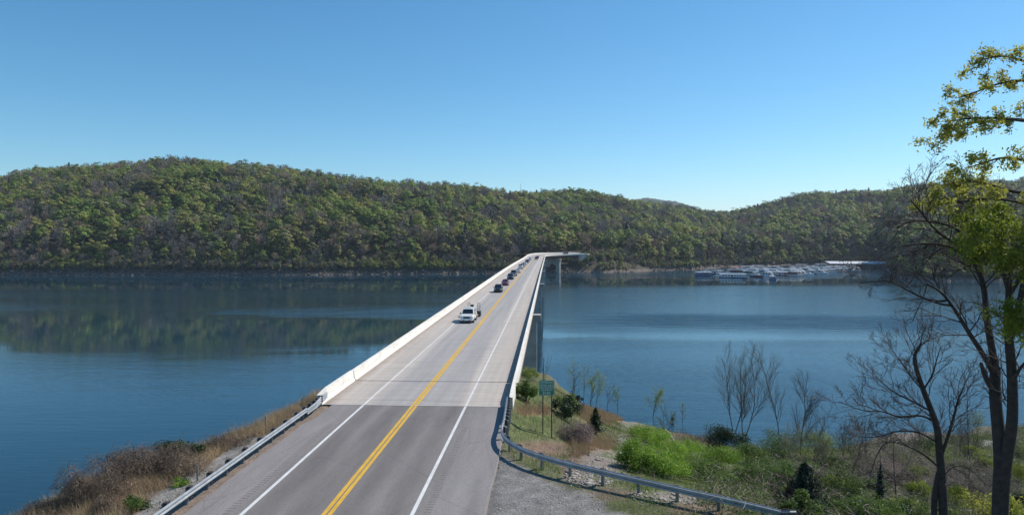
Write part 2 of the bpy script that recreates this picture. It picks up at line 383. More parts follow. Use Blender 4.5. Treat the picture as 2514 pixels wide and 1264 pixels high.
# ------------------------------------------------------------------ near ground
# patches of ground cover as the place shows them: centre and radii on the slope, colour, grass kind
BLOBS = [  # (px, py, rx, ry, colour, kind)
    (1300, 1010, 60, 75, (0.09, 0.115, 0.035), 'green'), (1290, 1060, 60, 28, (0.10, 0.12, 0.04), 'green'),
    (1310, 1010, 50, 10, (0.22, 0.14, 0.08), 'dry'), (1330, 1105, 80, 22, (0.17, 0.115, 0.08), 'litter'), (1420, 1150, 50, 30, (0.16, 0.11, 0.08), 'litter'),
    (1480, 1012, 60, 30, (0.235, 0.16, 0.09), 'dry'), (1530, 1020, 30, 18, (0.235, 0.16, 0.09), 'dry'),
    (1430, 985, 60, 14, (0.12, 0.12, 0.045), 'green'), (1455, 1100, 70, 26, (0.19, 0.13, 0.08), 'dry'), (1490, 1120, 30, 26, (0.2, 0.12, 0.06), 'dry'),
    (1580, 1040, 60, 24, (0.20, 0.175, 0.155), 'gravel'), (1490, 1145, 60, 45, (0.21, 0.18, 0.16), 'gravel'), (1455, 1175, 90, 22, (0.2, 0.16, 0.13), 'gravel'),
    (1540, 1085, 26, 22, (0.22, 0.19, 0.17), 'gravel'), (1650, 1110, 150, 55, (0.09, 0.13, 0.03), 'green'), (1650, 1180, 200, 30, (0.10, 0.12, 0.04), 'green'),
    (1700, 1075, 80, 22, (0.14, 0.11, 0.07), 'litter'), (1640, 1225, 90, 18, (0.2, 0.17, 0.14), 'gravel'), (1560, 1230, 60, 22, (0.1, 0.12, 0.04), 'green'),
    (1480, 1215, 90, 20, (0.15, 0.12, 0.075), 'litter'), (1560, 1245, 120, 20, (0.085, 0.10, 0.035), 'green'), (1750, 1250, 120, 14, (0.17, 0.12, 0.085), 'litter'), (1900, 1150, 160, 50, (0.085, 0.11, 0.035), 'green'),
    (2160, 1090, 110, 30, (0.10, 0.085, 0.06), 'litter'), (2450, 1088, 60, 9, (0.20, 0.185, 0.17), 'gravel'), (2500, 1120, 80, 40, (0.09, 0.12, 0.04), 'green'),
    (2280, 1200, 120, 50, (0.075, 0.068, 0.042), 'litter'), (2480, 1030, 40, 8, (0.20, 0.12, 0.08), 'gravel'),
    (440, 1185, 60, 22, (0.09, 0.115, 0.035), 'green'), (330, 1215, 30, 30, (0.09, 0.115, 0.035), 'green'), (560, 1150, 40, 12, (0.10, 0.11, 0.04), 'green'),
    (560, 1085, 140, 34, (0.17, 0.12, 0.075), 'dry'), (320, 1190, 120, 60, (0.145, 0.105, 0.08), 'dry'), (470, 1150, 90, 26, (0.155, 0.11, 0.075), 'dry'),
]
def apron(X, Y, wob=0.0): return (X > -3.2) & (Y < yg(X) - 0.9 + 0.25 * wob) & (Y < 35.1 - 1.35 * X + 1.2 * wob)
KIND = {'green': 1, 'dry': 2, 'litter': 3, 'gravel': 4}
def classify(X, Y, Z):
    px, py, dep = proj(X, Y, Z)
    col = np.zeros(X.shape + (3,)); col[...] = (0.10, 0.105, 0.045)
    kind = np.where(X < -17, 2, 1)
    col[X < -17] = (0.14, 0.105, 0.075); right_ = (px > 1880) & (X > 0); col[right_] = (0.075, 0.072, 0.038)
    wob = 0.28 * np.sin(X * 1.7 + 2 * np.sin(Y * 0.9)) + 0.2 * np.sin(Y * 2.3 + X)
    for (cx, cy, rx, ry, c, kd) in BLOBS:
        q = ((px - cx) / rx) ** 2 + ((py - cy) / ry) ** 2 + wob
        w = np.clip(1.4 - q, 0, 1); w = np.where(dep > 2, w, 0)
        col = col * (1 - w[..., None]) + np.array(c) * w[..., None]
        kind = np.where(w > 0.5, KIND[kd], kind)
    # gravel apron by the road, verge strips
    ap = apron(X, Y, wob)
    col[ap] = (0.20, 0.19, 0.182); kind = np.where(ap, 4, kind)
    vg = (X < -15.9) & (X > -17.7 + 0.3 * wob) & (Y < 50)
    col[vg] = (0.20, 0.15, 0.115); kind = np.where(vg, 3, kind)
    vg = (X < -17.5) & (X > -18.9 + 0.5 * wob) & (Y < 42)
    col[vg] = (0.27, 0.255, 0.235); kind = np.where(vg, 4, kind)
    low = Z < 0.45
    col[low] = (0.13, 0.11, 0.09); kind = np.where(low, 4, kind)
    return col, kind
def near_ground():
    xs = np.concatenate([np.arange(-75, -35, 2.0), np.arange(-35, 60, 0.45), np.arange(60, 190, 3.0)])
    ys = np.concatenate([np.arange(-60, 18, 3.0), np.arange(18, 120, 0.45), np.arange(120, 200, 2.0)])
    X, Y = np.meshgrid(xs, ys, indexing='ij'); Z = near_zn(X, Y)
    Z = np.where((X > -15.8) & (X < -3.0) & (Y < 59), Z - 0.25, Z)
    Z = np.maximum(Z, -4)
    col, kind = classify(X, Y, Z)
    rough = np.random.RandomState(3).normal(size=X.shape) * 0.022
    Z = Z + np.where(np.isin(kind, [3, 4]) | (kind == 1), rough, rough) * np.where((X > -19) & (Y < yg(X)), 0.15, 1.0)
    m, nt, p = new_mat('earth_and_grass')
    at = nt.nodes.new('ShaderNodeAttribute'); at.attribute_name = 'gcol'
    f1 = noise_node(nt, 1.1, 8, 0.65); f2 = noise_node(nt, 9.0, 5, 0.7)
    c = mixc(nt, 1.0, at.outputs['Color'], ramp(nt, f1, [(0.3, 0.62), (0.7, 1.35)]), 'MULTIPLY')
    c = mixc(nt, 1.0, c, ramp(nt, f2, [(0.28, 0.5), (0.5, 1.0), (0.72, 1.6)]), 'MULTIPLY')
    nt.links.new(c, p.inputs['Base Color']); p.inputs['Roughness'].default_value = 0.95
    bump(nt, p, f2, 0.08)
    V = np.stack([X, Y, Z], -1).reshape(-1, 3); nd = len(ys)
    i = (np.arange(len(xs) - 1)[:, None] * nd + np.arange(nd - 1)[None, :]).ravel()
    o = link('ground', np_mesh('ground', V, np.stack([i, i + nd, i + nd + 1, i + 1], -1), m, True, col=np.concatenate([col.reshape(-1, 3), np.ones((col.size // 3, 1))], 1)))
    setp(o, 'grassy and gravelly bank sloping down to the lake on both sides of the road', None, None, 'structure')
near_ground()
# ------------------------------------------------------------------ road and bridge
LL, RL = -13.45, -5.97; YC = -9.71          # edge lines, centre line
def road_mats():
    # asphalt
    m, nt, p = new_mat('aged_asphalt')
    g = nt.nodes.new('ShaderNodeSeparateXYZ'); t = nt.nodes.new('ShaderNodeTexCoord'); nt.links.new(t.outputs['Object'], g.inputs[0])
    fine = noise_node(nt, 22, 4, 0.8); mid = noise_node(nt, 1.0, 4, 0.6, mapping(nt, (0.9, 0.12, 1)))
    base = ramp(nt, fine, [(0.25, (0.105, 0.095, 0.092)), (0.5, (0.182, 0.166, 0.160)), (0.75, (0.285, 0.258, 0.248))])
    c = mixc(nt, 1.0, base, ramp(nt, mid, [(0.3, 0.80), (0.7, 1.14)]), 'MULTIPLY')
    # wheel tracks: darker bands inside each lane
    def band(x0, w):
        e = math_n(nt, 'DIVIDE', math_n(nt, 'SUBTRACT', g.outputs[0], x0), w)
        return math_n(nt, 'SUBTRACT', 1.0, math_n(nt, 'MULTIPLY', e, e), True)
    s = math_n(nt, 'ADD', band(-12.6, 0.75), band(-10.75, 0.8)); s = math_n(nt, 'ADD', s, math_n(nt, 'ADD', band(-8.7, 0.8), band(-6.9, 0.75)), True)
    c = mixc(nt, math_n(nt, 'MULTIPLY', s, 0.6), c, mixc(nt, 1.0, c, (0.72, 0.71, 0.72), 'MULTIPLY'))
    pale = math_n(nt, 'MULTIPLY', math_n(nt, 'SUBTRACT', math_n(nt, 'ABSOLUTE', math_n(nt, 'SUBTRACT', g.outputs[0], YC)), 3.9), 1.2, True)
    c = mixc(nt, pale, c, mixc(nt, 1.0, c, (1.22, 1.23, 1.27), 'MULTIPLY'))
    vor = nt.nodes.new('ShaderNodeTexVoronoi'); vor.feature = 'DISTANCE_TO_EDGE'; vor.inputs['Scale'].default_value = 0.16
    nt.links.new(mapping(nt, (1.6, 0.7, 1)), vor.inputs['Vector'])
    ck = ramp(nt, vor.outputs[0], [(0.0, 0.75), (0.006, 1.0)])
    c = mixc(nt, 1.0, c, ck, 'MULTIPLY')
    nt.links.new(c, p.inputs['Base Color']); p.inputs['Roughness'].default_value = 0.88; bump(nt, p, fine, 0.012)
    M['asphalt'] = m
    # concrete deck
    m, nt, p = new_mat('deck_concrete')
    uv = nt.nodes.new('ShaderNodeUVMap'); uv.uv_map = 'road'
    g = nt.nodes.new('ShaderNodeSeparateXYZ'); nt.links.new(uv.outputs[0], g.inputs[0])
    def vmap(sx, sy):
        q = nt.nodes.new('ShaderNodeMapping'); q.inputs['Scale'].default_value = (sx, sy, 1); nt.links.new(uv.outputs[0], q.inputs[0]); return q.outputs[0]
    grain = noise_node(nt, 1.0, 5, 0.7, vmap(9, 9)); cross = noise_node(nt, 1.0, 4, 0.6, vmap(0.25, 1.9)); along = noise_node(nt, 1.0, 4, 0.6, vmap(1.4, 0.035))
    sh = ramp(nt, along, [(0.3, (0.39, 0.345, 0.31)), (0.7, (0.49, 0.435, 0.39))])
    ln = ramp(nt, along, [(0.3, (0.295, 0.275, 0.268)), (0.7, (0.37, 0.347, 0.335))])
    off = math_n(nt, 'ABSOLUTE', math_n(nt, 'SUBTRACT', g.outputs[0], YC))
    k = math_n(nt, 'MULTIPLY', math_n(nt, 'SUBTRACT', 3.75, math_n(nt, 'ADD', off, math_n(nt, 'MULTIPLY', along, 0.7))), 1.4, True)
    c = mixc(nt, k, sh, ln)
    c = mixc(nt, 1.0, c, ramp(nt, grain, [(0.3, 0.86), (0.7, 1.12)]), 'MULTIPLY')
    c = mixc(nt, 1.0, c, ramp(nt, cross, [(0.3, 0.87), (0.7, 1.08)]), 'MULTIPLY')
    # dirt along the foot of the parapets
    dn = noise_node(nt, 1.0, 6, 0.7, vmap(3.0, 0.5))
    d = math_n(nt, 'MULTIPLY', math_n(nt, 'SUBTRACT', math_n(nt, 'ADD', math_n(nt, 'MULTIPLY', dn, 1.3), off), 6.55), 1.6, True)
    c = mixc(nt, math_n(nt, 'MULTIPLY', d, 0.55), c, (0.17, 0.125, 0.095))
    # transverse joints every 10 m
    fy = math_n(nt, 'FRACT', math_n(nt, 'MULTIPLY', math_n(nt, 'SUBTRACT', g.outputs[1], 3.0), 1 / 16.0))
    j = math_n(nt, 'LESS_THAN', fy, 0.009)
    c = mixc(nt, math_n(nt, 'MULTIPLY', j, 0.35), c, (0.14, 0.12, 0.11))
    nt.links.new(c, p.inputs['Base Color']); p.inputs['Roughness'].default_value = 0.85; bump(nt, p, grain, 0.006)
    M['deck'] = m
    m, nt, p = new_mat('parapet_concrete')
    a = noise_node(nt, 1.0, 6, 0.65, mapping(nt, (0.6, 0.25, 2.5))); b = noise_node(nt, 1.0, 5, 0.7, mapping(nt, (2.5, 2.5, 0.7)))
    c = ramp(nt, a, [(0.25, (0.62, 0.575, 0.51)), (0.6, (0.80, 0.765, 0.70))])
    c = mixc(nt, 1.0, c, ramp(nt, b, [(0.28, 0.72), (0.42, 1.0)]), 'MULTIPLY')
    gy = nt.nodes.new('ShaderNodeSeparateXYZ'); tc2 = nt.nodes.new('ShaderNodeTexCoord'); nt.links.new(tc2.outputs['Object'], gy.inputs[0])
    fy = math_n(nt, 'FRACT', math_n(nt, 'MULTIPLY', gy.outputs[1], 1 / 6.1)); jn = math_n(nt, 'LESS_THAN', fy, 0.012)
    c = mixc(nt, math_n(nt, 'MULTIPLY', jn, 0.45), c, (0.22, 0.19, 0.16))
    st = noise_node(nt, 1.0, 5, 0.75, mapping(nt, (3.0, 3.0, 0.25))); c = mixc(nt, 1.0, c, ramp(nt, st, [(0.3, 0.78), (0.48, 1.0)]), 'MULTIPLY')
    nt.links.new(c, p.inputs['Base Color']); p.inputs['Roughness'].default_value = 0.8; bump(nt, p, b, 0.01)
    M['parapet'] = m
    M['pier'] = mat('pier_concrete', (0.40, 0.395, 0.385), 0.9, var=0.22, scale=0.35, bmp=0.01)
    M['joint'] = mat('joint_rubber', (0.05, 0.05, 0.06), 0.7, var=0.3)
road_mats()

def ribbon(name, xa, xb, ys, z, m, parent, thick=0.0):
    a = [(xa, y, z) for y in ys]; b = [(xb, y, z) for y in ys]
    mb = MB(); mb.strip(b, a)
    return mb.build(name, m, parent)
road = empty('road', (0, 0, 0), label='two-lane asphalt road leading onto the bridge', kind='structure')
mb = MB(); ys = [-60] + list(range(-50, 49, 2)) + [49.6]; rs = random.Random(5)
ea = [(-16.0 + rs.uniform(-.06, .06) + (0.25 if y > 44 else 0), y, DZ) for y in ys]; eb = [(-2.8 + rs.uniform(-.05, .05) - (0.2 if y > 44 else 0), y, DZ) for y in ys]
mb.strip(eb, ea); mb.strip([(x - .12, y, z - .3) for x, y, z in ea], ea); mb.strip(eb, [(x + .12, y, z - .3) for x, y, z in eb])
mb.build('asphalt', M['asphalt'], road)
ysl = [-60, -20, 0, 20, 30, 40, 49.6]
for x in (LL, RL):
    ribbon('edge_line', x - .09, x + .09, ysl, DZ + .004, M['white_paint'], road)
for x in (YC - .135, YC + .135):
    ribbon('centre_line', x - .10, x + .10, ysl, DZ + .004, M['yellow'], road)
# rumble strips: flat sheets beside each edge line, groove shade put into their colour
M['groove_shade'] = mat('painted_groove_shade', (0.165, 0.15, 0.145), 0.9, var=0.4, scale=12)
for x0, y1 in ((-5.35, 44.0), (-14.15, 44.0)):
    mb = MB(); y = 18.0
    while y < y1:
        j = rs.uniform(-.015, .015); mb.add([(x0 - .19 + j, y, DZ + .004), (x0 + .19 + j, y, DZ + .004), (x0 + .17, y + .13, DZ + .004), (x0 - .17, y + .13, DZ + .004)], [(0, 1, 2, 3)]); y += 0.30
    o = mb.build('rumble_strip', M['groove_shade'], road); o['kind'] = 'stuff'

# path of the bridge: straight, then a right-hand bend onto the far bank
PATH = []   # (x, y, heading from +Y clockwise, z, bank)
YB = 530.0; RB = 60.0
def deck_z(y): t = min(1, max(0, (y - 240) / 290)); return DZ - 1.25 * t * t * (3 - 2 * t)
for y in [49.6, 52, 55, 58] + list(np.arange(62, YB, 6.0)): PATH.append((YC, float(y), 0.0, deck_z(y), 0.0))
for k in range(0, 25):
    a = R(62) * k / 24; PATH.append((YC + RB * (1 - math.cos(a)), YB + RB * math.sin(a), a, DZ - 1.25 + 0.2 * k / 24, min(1, k / 10) * 0.085))
ax, ay, aa, az, ab = PATH[-1]
NB = len(PATH)
for k in range(1, 9):
    PATH.append((ax + math.sin(aa) * 4 * k, ay + math.cos(aa) * 4 * k, aa, az + .02 * k, 0.085 * max(0, 1 - k / 8)))
lx, ly = ax + math.sin(aa) * 15, ay + math.cos(aa) * 15
for k in range(14):
    LIFT.append((lx, ly, az + .1 + .02 * k)); lx += 4 * math.sin(aa - .05 * k); ly += 4 * math.cos(aa - .05 * k)
far_hills()
def pt(s, off, dz):     # off: lateral offset from the centre line, right positive
    x, y, a, z, b = s
    return (x + off * math.cos(a), y - off * math.sin(a), z - (off - 6.75) * b + dz)
def seg(y0, y1): return [s for s in PATH if y0 - .01 <= s[1] <= y1 + .01 and s[2] == 0]
def sweep(path, prof, name, m, parent, closed=True, smooth=False):
    mb = MB(); secs = [[pt(s, o, z) for o, z in prof] for s in path]
    if closed: mb.loft(secs)
    else:
        n = len(prof); vs = [q for s_ in secs for q in s_]
        mb.add(vs, [(k * n + i, k * n + i + 1, (k + 1) * n + i + 1, (k + 1) * n + i) for k in range(len(secs) - 1) for i in range(n - 1)])
    return mb.build(name, m, parent, smooth)
def add_uv(o, path, prof):
    me = o.data; uvl = me.uv_layers.new(name='road'); n = len(prof)
    d = [0.0]
    for a, b in zip(path, path[1:]): d.append(d[-1] + math.hypot(b[0] - a[0], b[1] - a[1]))
    for lp in me.loops:
        k, i = divmod(lp.vertex_index, n); uvl.data[lp.index].uv = (YC + prof[i][0], path[0][1] + d[k])
bridge = empty('road_bridge', (YC, 60, 0), label='long pale concrete road bridge crossing the lake and bending right at the far bank', cat='bridge')
bridge.location = (0, 0, 0)
SL = 6.75   # half width of the deck between parapets
dprof = [(-SL - .45, 0), (SL + .45, 0), (SL + .45, -.32), (-SL - .45, -.32)]
p_app = [s for s in PATH if s[1] <= 58 and s[2] == 0]; p_main = PATH[3:NB]; p_far = PATH[NB - 1:]
p_main = [(YC, 58.16, 0.0, DZ, 0.0)] + p_main[1:]
o = sweep(p_app, dprof, 'approach_slab', M['deck'], bridge); add_uv(o, p_app, dprof)
o = sweep(p_main, dprof, 'deck', M['deck'], bridge); add_uv(o, p_main, dprof)
o = sweep(p_far, dprof, 'far_approach_slab', M['deck'], bridge); add_uv(o, p_far, dprof)
mb = MB(); mb.box(YC - SL, YC + SL, 58.0, 58.16, DZ - .3, DZ - .03); mb.build('expansion_joint', M['joint'], bridge)
mb = MB(); mb.box(YC - SL, YC + SL, 49.52, 49.60, DZ - .3, DZ + .006); mb.build('paving_joint', mat('paving_seam', (0.62, 0.56, 0.50), 0.8), bridge)
mb = MB(); mb.box(YC - SL, YC + SL, 49.46, 49.515, DZ - .3, DZ + .006); mb.build('seam_seal', M['joint'], bridge)
# lines on the deck
def lineprof(c, w): return [(c - w, .004), (c + w, .004)]
for c, w, mm, nm in ((LL - YC, .075, 'white_paint', 'edge_line'), (RL - YC, .075, 'white_paint', 'edge_line'), (-.135, .105, 'yellow', 'centre_line'), (.135, .105, 'yellow', 'centre_line')):
    for pth in (p_app, p_main, p_far): sweep(pth, lineprof(c, w), nm, M[mm], bridge, closed=False)
# parapets: sloped-face concrete barriers standing on the edge of the deck
def parprof(sgn, h=.86):
    q = [(0, 0.002), (0.0, .08), (0.13, .30), (0.17, h), (0.42, h), (0.452, -.36), (0.20, -.36), (.2, .002)]
    q = [(sgn * (SL - .02 + x), z) for x, z in q]
    return q if sgn < 0 else q[::-1]
for sgn in (-1, 1):
    sweep([(YC, y, 0, DZ, 0) for y in (51.2, 54, 57.93)], parprof(sgn, .9), 'parapet_end_block', M['parapet'], bridge)
    # tapering nose of the end block
    a = parprof(sgn, .9); b = parprof(sgn, .72)
    mb = MB(); mb.loft([[pt((YC, 51.2, 0, DZ, 0), *q) for q in a], [pt((YC, 49.3, 0, DZ, 0), q[0] * 1.0, q[1]) for q in b]][::-1]); mb.build('parapet_nose', M['parapet'], bridge)
    step = 0
    pth = p_main
    sweep(pth, parprof(sgn), 'parapet', M['parapet'], bridge)
    sweep(p_far[:3], parprof(sgn), 'far_parapet', M['parapet'], bridge)
# painted round emblem on the end block
ex, ey, ez = YC - SL - .135, 50.6, DZ + .52
def disk(r, off, m, nm, parent, n=28, r0=0.0):
    mb = MB(); d = Vector((math.cos(R(10)), 0, math.sin(R(12)))).normalized(); u = Vector((0, 1, 0)); w = d.cross(u)
    c = Vector((ex, ey, ez)) + d * off
    if r0: mb.add([c + (u * math.cos(t) + w * math.sin(t)) * rr for rr in (r0, r) for t in [2 * math.pi * i / n for i in range(n)]], [(i, (i + 1) % n, n + (i + 1) % n, n + i) for i in range(n)])
    else: mb.add([c + (u * math.cos(2 * math.pi * i / n) + w * math.sin(2 * math.pi * i / n)) * r for i in range(n)], [tuple(range(n))])
    return mb.build(nm, m, parent)
em = disk(.23, .03, M['dark_metal'], 'emblem', bridge, r0=.165)
def embar(p, q, w=.028):
    mb = MB(); d = Vector((math.cos(R(10)), 0, math.sin(R(12)))).normalized(); u = Vector((0, 1, 0)); ww = d.cross(u); c = Vector((ex, ey, ez)) + d * .033
    P0 = c + u * p[0] + ww * p[1]; P1 = c + u * q[0] + ww * q[1]; s = (P1 - P0).cross(d).normalized() * w
    mb.add([P0 - s, P0 + s, P1 + s, P1 - s], [(0, 1, 2, 3)]); mb.build('emblem_mark', M['dark_metal'], em)
embar((-.17, -.02), (.17, -.02)); embar((0, -.02), (0, .17), .035); embar((-.09, .09), (.09, .09), .02)
# steel girders
for off in (-5.4, -1.8, 1.8, 5.4):
    g = [(off - .28, -.322), (off + .28, -.322), (off + .28, -.40), (off + .06, -.42), (off + .06, -2.5), (off + .3, -2.52), (off + .3, -2.62), (off - .3, -2.62), (off - .3, -2.52), (off - .06, -2.5), (off - .06, -.42), (off - .28, -.40)]
    sweep([(YC, 60.5, 0, DZ, 0)] + PATH[5:NB], g, 'girder', M['rust'], bridge)
# piers: walls with an arched opening and a wide cap
def make_pier():
    me_w = None
    pw = MB(); zt = DZ - 3.95; zb = -3.0; t = 1.05; x0, x1 = -7.4, 7.4; a0, a1 = -3.6, 3.6; zs = zt - 6.2
    arch = [(a0, zb), (a0, zs)] + [(a0 + (a1 - a0) * (1 - math.cos(math.pi * k / 12)) / 2, zs + 3.6 * math.sin(math.pi * k / 12)) for k in range(1, 12)] + [(a1, zs), (a1, zb)]
    outer = [(x0 - .1, zb), (x0, zt)] + [None] * 0 + [(x1, zt), (x1 + .1, zb)]
    # front and back as strips between the arch and the outline
    n = len(arch); top = [(x0, zb)] + [(x0 + (x1 - x0) * k / (n - 3), zt) for k in range(n - 2)] + [(x1, zb)]
    for side in (-t, t):
        vs = [(x, side, z) for x, z in arch] + [(x, side, z) for x, z in top]
        fs = [(i, i + 1, n + i + 1, n + i) for i in range(n - 1)]
        if side > 0: fs = [f[::-1] for f in fs]
        pw.add(vs, [f[::-1] for f in fs])
    for line in (arch, top):
        vs = [(x, -t, z) for x, z in line] + [(x, t, z) for x, z in line]
        fs = [(i, i + 1, n + i + 1, n + i) for i in range(n - 1)]
        pw.add(vs, fs if line is arch else [f[::-1] for f in fs])
    cp = MB(); cp.hexa([(-7.6, -1.25, zt), (7.6, -1.25, zt), (7.6, 1.25, zt), (-7.6, 1.25, zt)], [(-8.2, -1.25, zt + .25), (8.2, -1.25, zt + .25), (8.2, 1.25, zt + .25), (-8.2, 1.25, zt + .25)])
    cp.box(-8.2, 8.2, -1.25, 1.25, zt + .252, DZ - 2.85)
    bs = MB(); bs.box(-.3, .3, -.4, .4, DZ - 2.848, DZ - 2.622)
    return pw.mesh('pier_wall', M['pier']), cp.mesh('pier_cap', M['pier']), bs.mesh('bearing', M['dark_metal'])
pm = make_pier()
PIERS = [(YC, 137, 0), (YC, 232, 0), (YC, 327, 0), (YC, 422, 0), (YC, 512, 0)]
s = PATH[NB - 10]; PIERS.append((s[0], s[1], -s[2]))
for x, y, rz in PIERS:
    pr = link('pier', pm[0], bridge, (x, y, (deck_z(y) if rz == 0 else DZ - 1.2) - DZ), rz)
    link('pier_cap', pm[1], pr)
    for off in (-5.4, -1.8, 1.8, 5.4): link('bearing', pm[2], pr, (off, 0, 0))
# abutments
mb = MB(); mb.box(YC - 7.1, YC + 7.1, 58.6, 60.2, DZ - 8, DZ - .325); mb.build('abutment', M['pier'], bridge)
mb = MB(); mb.box(YC + 6.75, YC + 7.15, 49.4, 58.6, DZ - 4.5, DZ - .362); mb.build('wing_wall', M['parapet'], bridge)
mb = MB(); mb.box(YC - 7.15, YC - 6.75, 49.4, 58.6, DZ - 4.5, DZ - .362); mb.build('wing_wall', M['parapet'], bridge)
e = PATH[NB - 1]; q = lambda o, z, f=0.0: Vector(pt(e, o, z)) + Vector((math.sin(aa), math.cos(aa), 0)) * f
mb = MB(); mb.hexa([q(-7, -9), q(7, -9), q(7, -9, 2), q(-7, -9, 2)], [q(-7, -.33), q(7, -.33), q(7, -.33, 2), q(-7, -.33, 2)]); mb.build('abutment', M['pier'], bridge)
# ribbed retaining wing beyond the far abutment
for side in (6.8,):
    for k in range(6):
        f0 = 2 + k * 2.4; zb = -6.5 + k * .9
        mb = MB(); mb.hexa([q(side, zb, f0 + .1), q(side + .55, zb, f0 + .1), q(side + .55, zb + .6, f0 + 2.2), q(side, zb + .6, f0 + 2.2)], [q(side, -.37, f0 + .1), q(side + .4, -.37, f0 + .1), q(side + .4, -.37, f0 + 2.2), q(side, -.37, f0 + 2.2)]); mb.build('wall_panel', M['parapet'], bridge)

# ------------------------------------------------------------------ guardrails
WB = [(0, 0.0), (.0, .02), (.075, .055), (.075, .10), (.0, .145), (.0, .175), (.075, .22), (.075, .265), (.0, .30), (.0, .32)]
def beam(path, prof, thick, h0, m, parent, name, hs=None):
    """path: list of (x,y,z); the corrugations face left of the direction of travel"""
    mb = MB(); secs = []; n = len(path)
    for i, p_ in enumerate(path):
        a = Vector(path[max(0, i - 1)]); b = Vector(path[min(n - 1, i + 1)]); d = (b - a); d.z = 0; d.normalize(); nr = Vector((-d.y, d.x, 0))
        k = 1.0 if hs is None else hs[i]
        f = [Vector(p_) + nr * u + Vector((0, 0, h0 + v * k)) for u, v in prof]; bk = [Vector(p_) + nr * (u - thick) + Vector((0, 0, h0 + v * k)) for u, v in prof]
        secs.append(f + bk[::-1])
    mb.loft(secs); return mb.build(name, m, parent)
def smooth_path(pts, n):
    out = []
    P_ = [Vector(p) for p in pts]; P_ = [2 * P_[0] - P_[1]] + P_ + [2 * P_[-1] - P_[-2]]
    for i in range(1, len(P_) - 2):
        for k in range(n):
            t = k / n; a, b, c, d = P_[i - 1:i + 3]
            out.append(.5 * ((2 * b) + (c - a) * t + (2 * a - 5 * b + 4 * c - d) * t * t + (3 * b - a - 3 * c + d) * t ** 3))
    out.append(P_[-2]); return [tuple(v) for v in out]
def post_mesh(tall):
    a = MB(); a.box(-.05, .05, -.075, .075, -1.0, .80 if tall else .72); b = MB()
    if tall: b.box(-.115, .075, -.12, .12, .34, .86)
    else: b.box(-.075, .075, -.09, .09, .40, .76)
    return a.mesh('post', M['post_steel']), b.mesh('blockout', M['post_wood'])
pmsh = post_mesh(1)
# left rail: travels from the bridge end towards the camera, corrugations face the road (+X)
gl = empty('guardrail', (-16.35, 49, DZ), label='straight galvanised guardrail along the left edge of the road', cat='guardrail')
gl.location = (0, 0, 0)
XL = -16.35
pth = [(XL, y, DZ) for y in (45.5, 42, 38, 34, 30, 26, 22, 10, -10)]
beam([(XL + .11, y, DZ) for y in (45.5, 42, 38, 34, 30, 26, 22, 10, -10)], WB, .012, .42, M['galv'], gl, 'rail')
TH = [(u, v) for u, v in WB[:-1]] + [(.0, .33), (.075, .375), (.075, .42), (.0, .465), (.0, .485)]
beam([(YC - SL - .0, 50.4, DZ), (YC - SL + .02, 49.2, DZ), (XL + .13, 47.3, DZ), (XL + .11, 45.5, DZ)], TH, .015, .24, M['galv'], gl, 'transition_rail', hs=[1.05, 1.05, .95, .8])
yy = [49.0, 48.3, 47.6, 46.7, 45.7, 44.2, 42.3] + [40.4 - 1.95 * k for k in range(12)]
for i, y in enumerate(yy):
    po = link('post', pmsh[0], gl, (XL - .21, y, DZ - .1)); link('blockout', pmsh[1], po, (.15, 0, 0)).scale = (1, 1, 1.0)
pmsh = post_mesh(0)
# right rail: straight beside the bridge end, then curving away around the apron
gr = empty('guardrail', (0, 0, 0), label='galvanised guardrail that bends right around the gravel pull-off', cat='guardrail')
ctl = [(-2.95, 49.6, DZ), (-2.86, 46.5, DZ), (-2.80, 43.5, DZ), (-2.78, 41.2, DZ), (-2.42, 39.3, DZ), (-1.6, 37.7, DZ), (-.45, 36.35, DZ), (1.2, 35.0, DZ), (3.0, 33.85, DZ - .02), (4.8, 32.75, DZ - .06), (6.6, 31.7, DZ - .1), (8.2, 30.8, DZ - .14), (9.9, 29.8, DZ - .2)]
sp = smooth_path(ctl, 6)
beam(sp[::-1], WB, .012, .42, M['galv'], gr, 'rail')
beam(sp[:10][::-1], WB, .012, .08, M['galv'], gr, 'rub_rail')
# fish-tail end
e0 = Vector(sp[-1]); dd = (Vector(sp[-1]) - Vector(sp[-4])).normalized(); nn = Vector((dd.y, -dd.x, 0))
beam([tuple(e0 + dd * .55 - nn * .25), tuple(e0 + dd * .35 - nn * .1), tuple(e0 - dd * .02 + Vector((0, 0, 0)))], WB, .014, .36, M['post_steel'], gr, 'end_terminal', hs=[1.35, 1.35, 1.1])
def along(path, dists):
    out = []; L = 0; k = 0
    for a, b in zip(path, path[1:]):
        a, b = Vector(a), Vector(b); l = (b - a).length
        while k < len(dists) and dists[k] <= L + l:
            out.append((a + (b - a) * ((dists[k] - L) / l), (b - a).normalized())); k += 1
        L += l
    return out
ds = [.3, .85, 1.4, 1.95, 2.5, 3.1, 3.8, 4.6, 5.5, 6.5, 8.1, 10.0] + [11.9 + 1.93 * k for k in range(8)]
for c, d in along(sp, ds):
    nrm = Vector((-d.y, d.x, 0)); out = -nrm if nrm.x < 0 or nrm.y < 0 else nrm
    out = Vector((-d.y, d.x, 0)) if (Vector((-d.y, d.x, 0)).dot(Vector((1, 1, 0))) > 0) else Vector((d.y, -d.x, 0))
    b = c + out * .26; gz = DZ - .12 if c.y > 41 else c.z - .12
    po = link('post', pmsh[0], gr, (b.x, b.y, gz + .1), math.atan2(d.y, d.x) + math.pi / 2)
    bl = link('blockout', pmsh[1], po); l = po.rotation_euler.to_matrix().inverted() @ (-out * .13); bl.location = (l.x, l.y, 0)
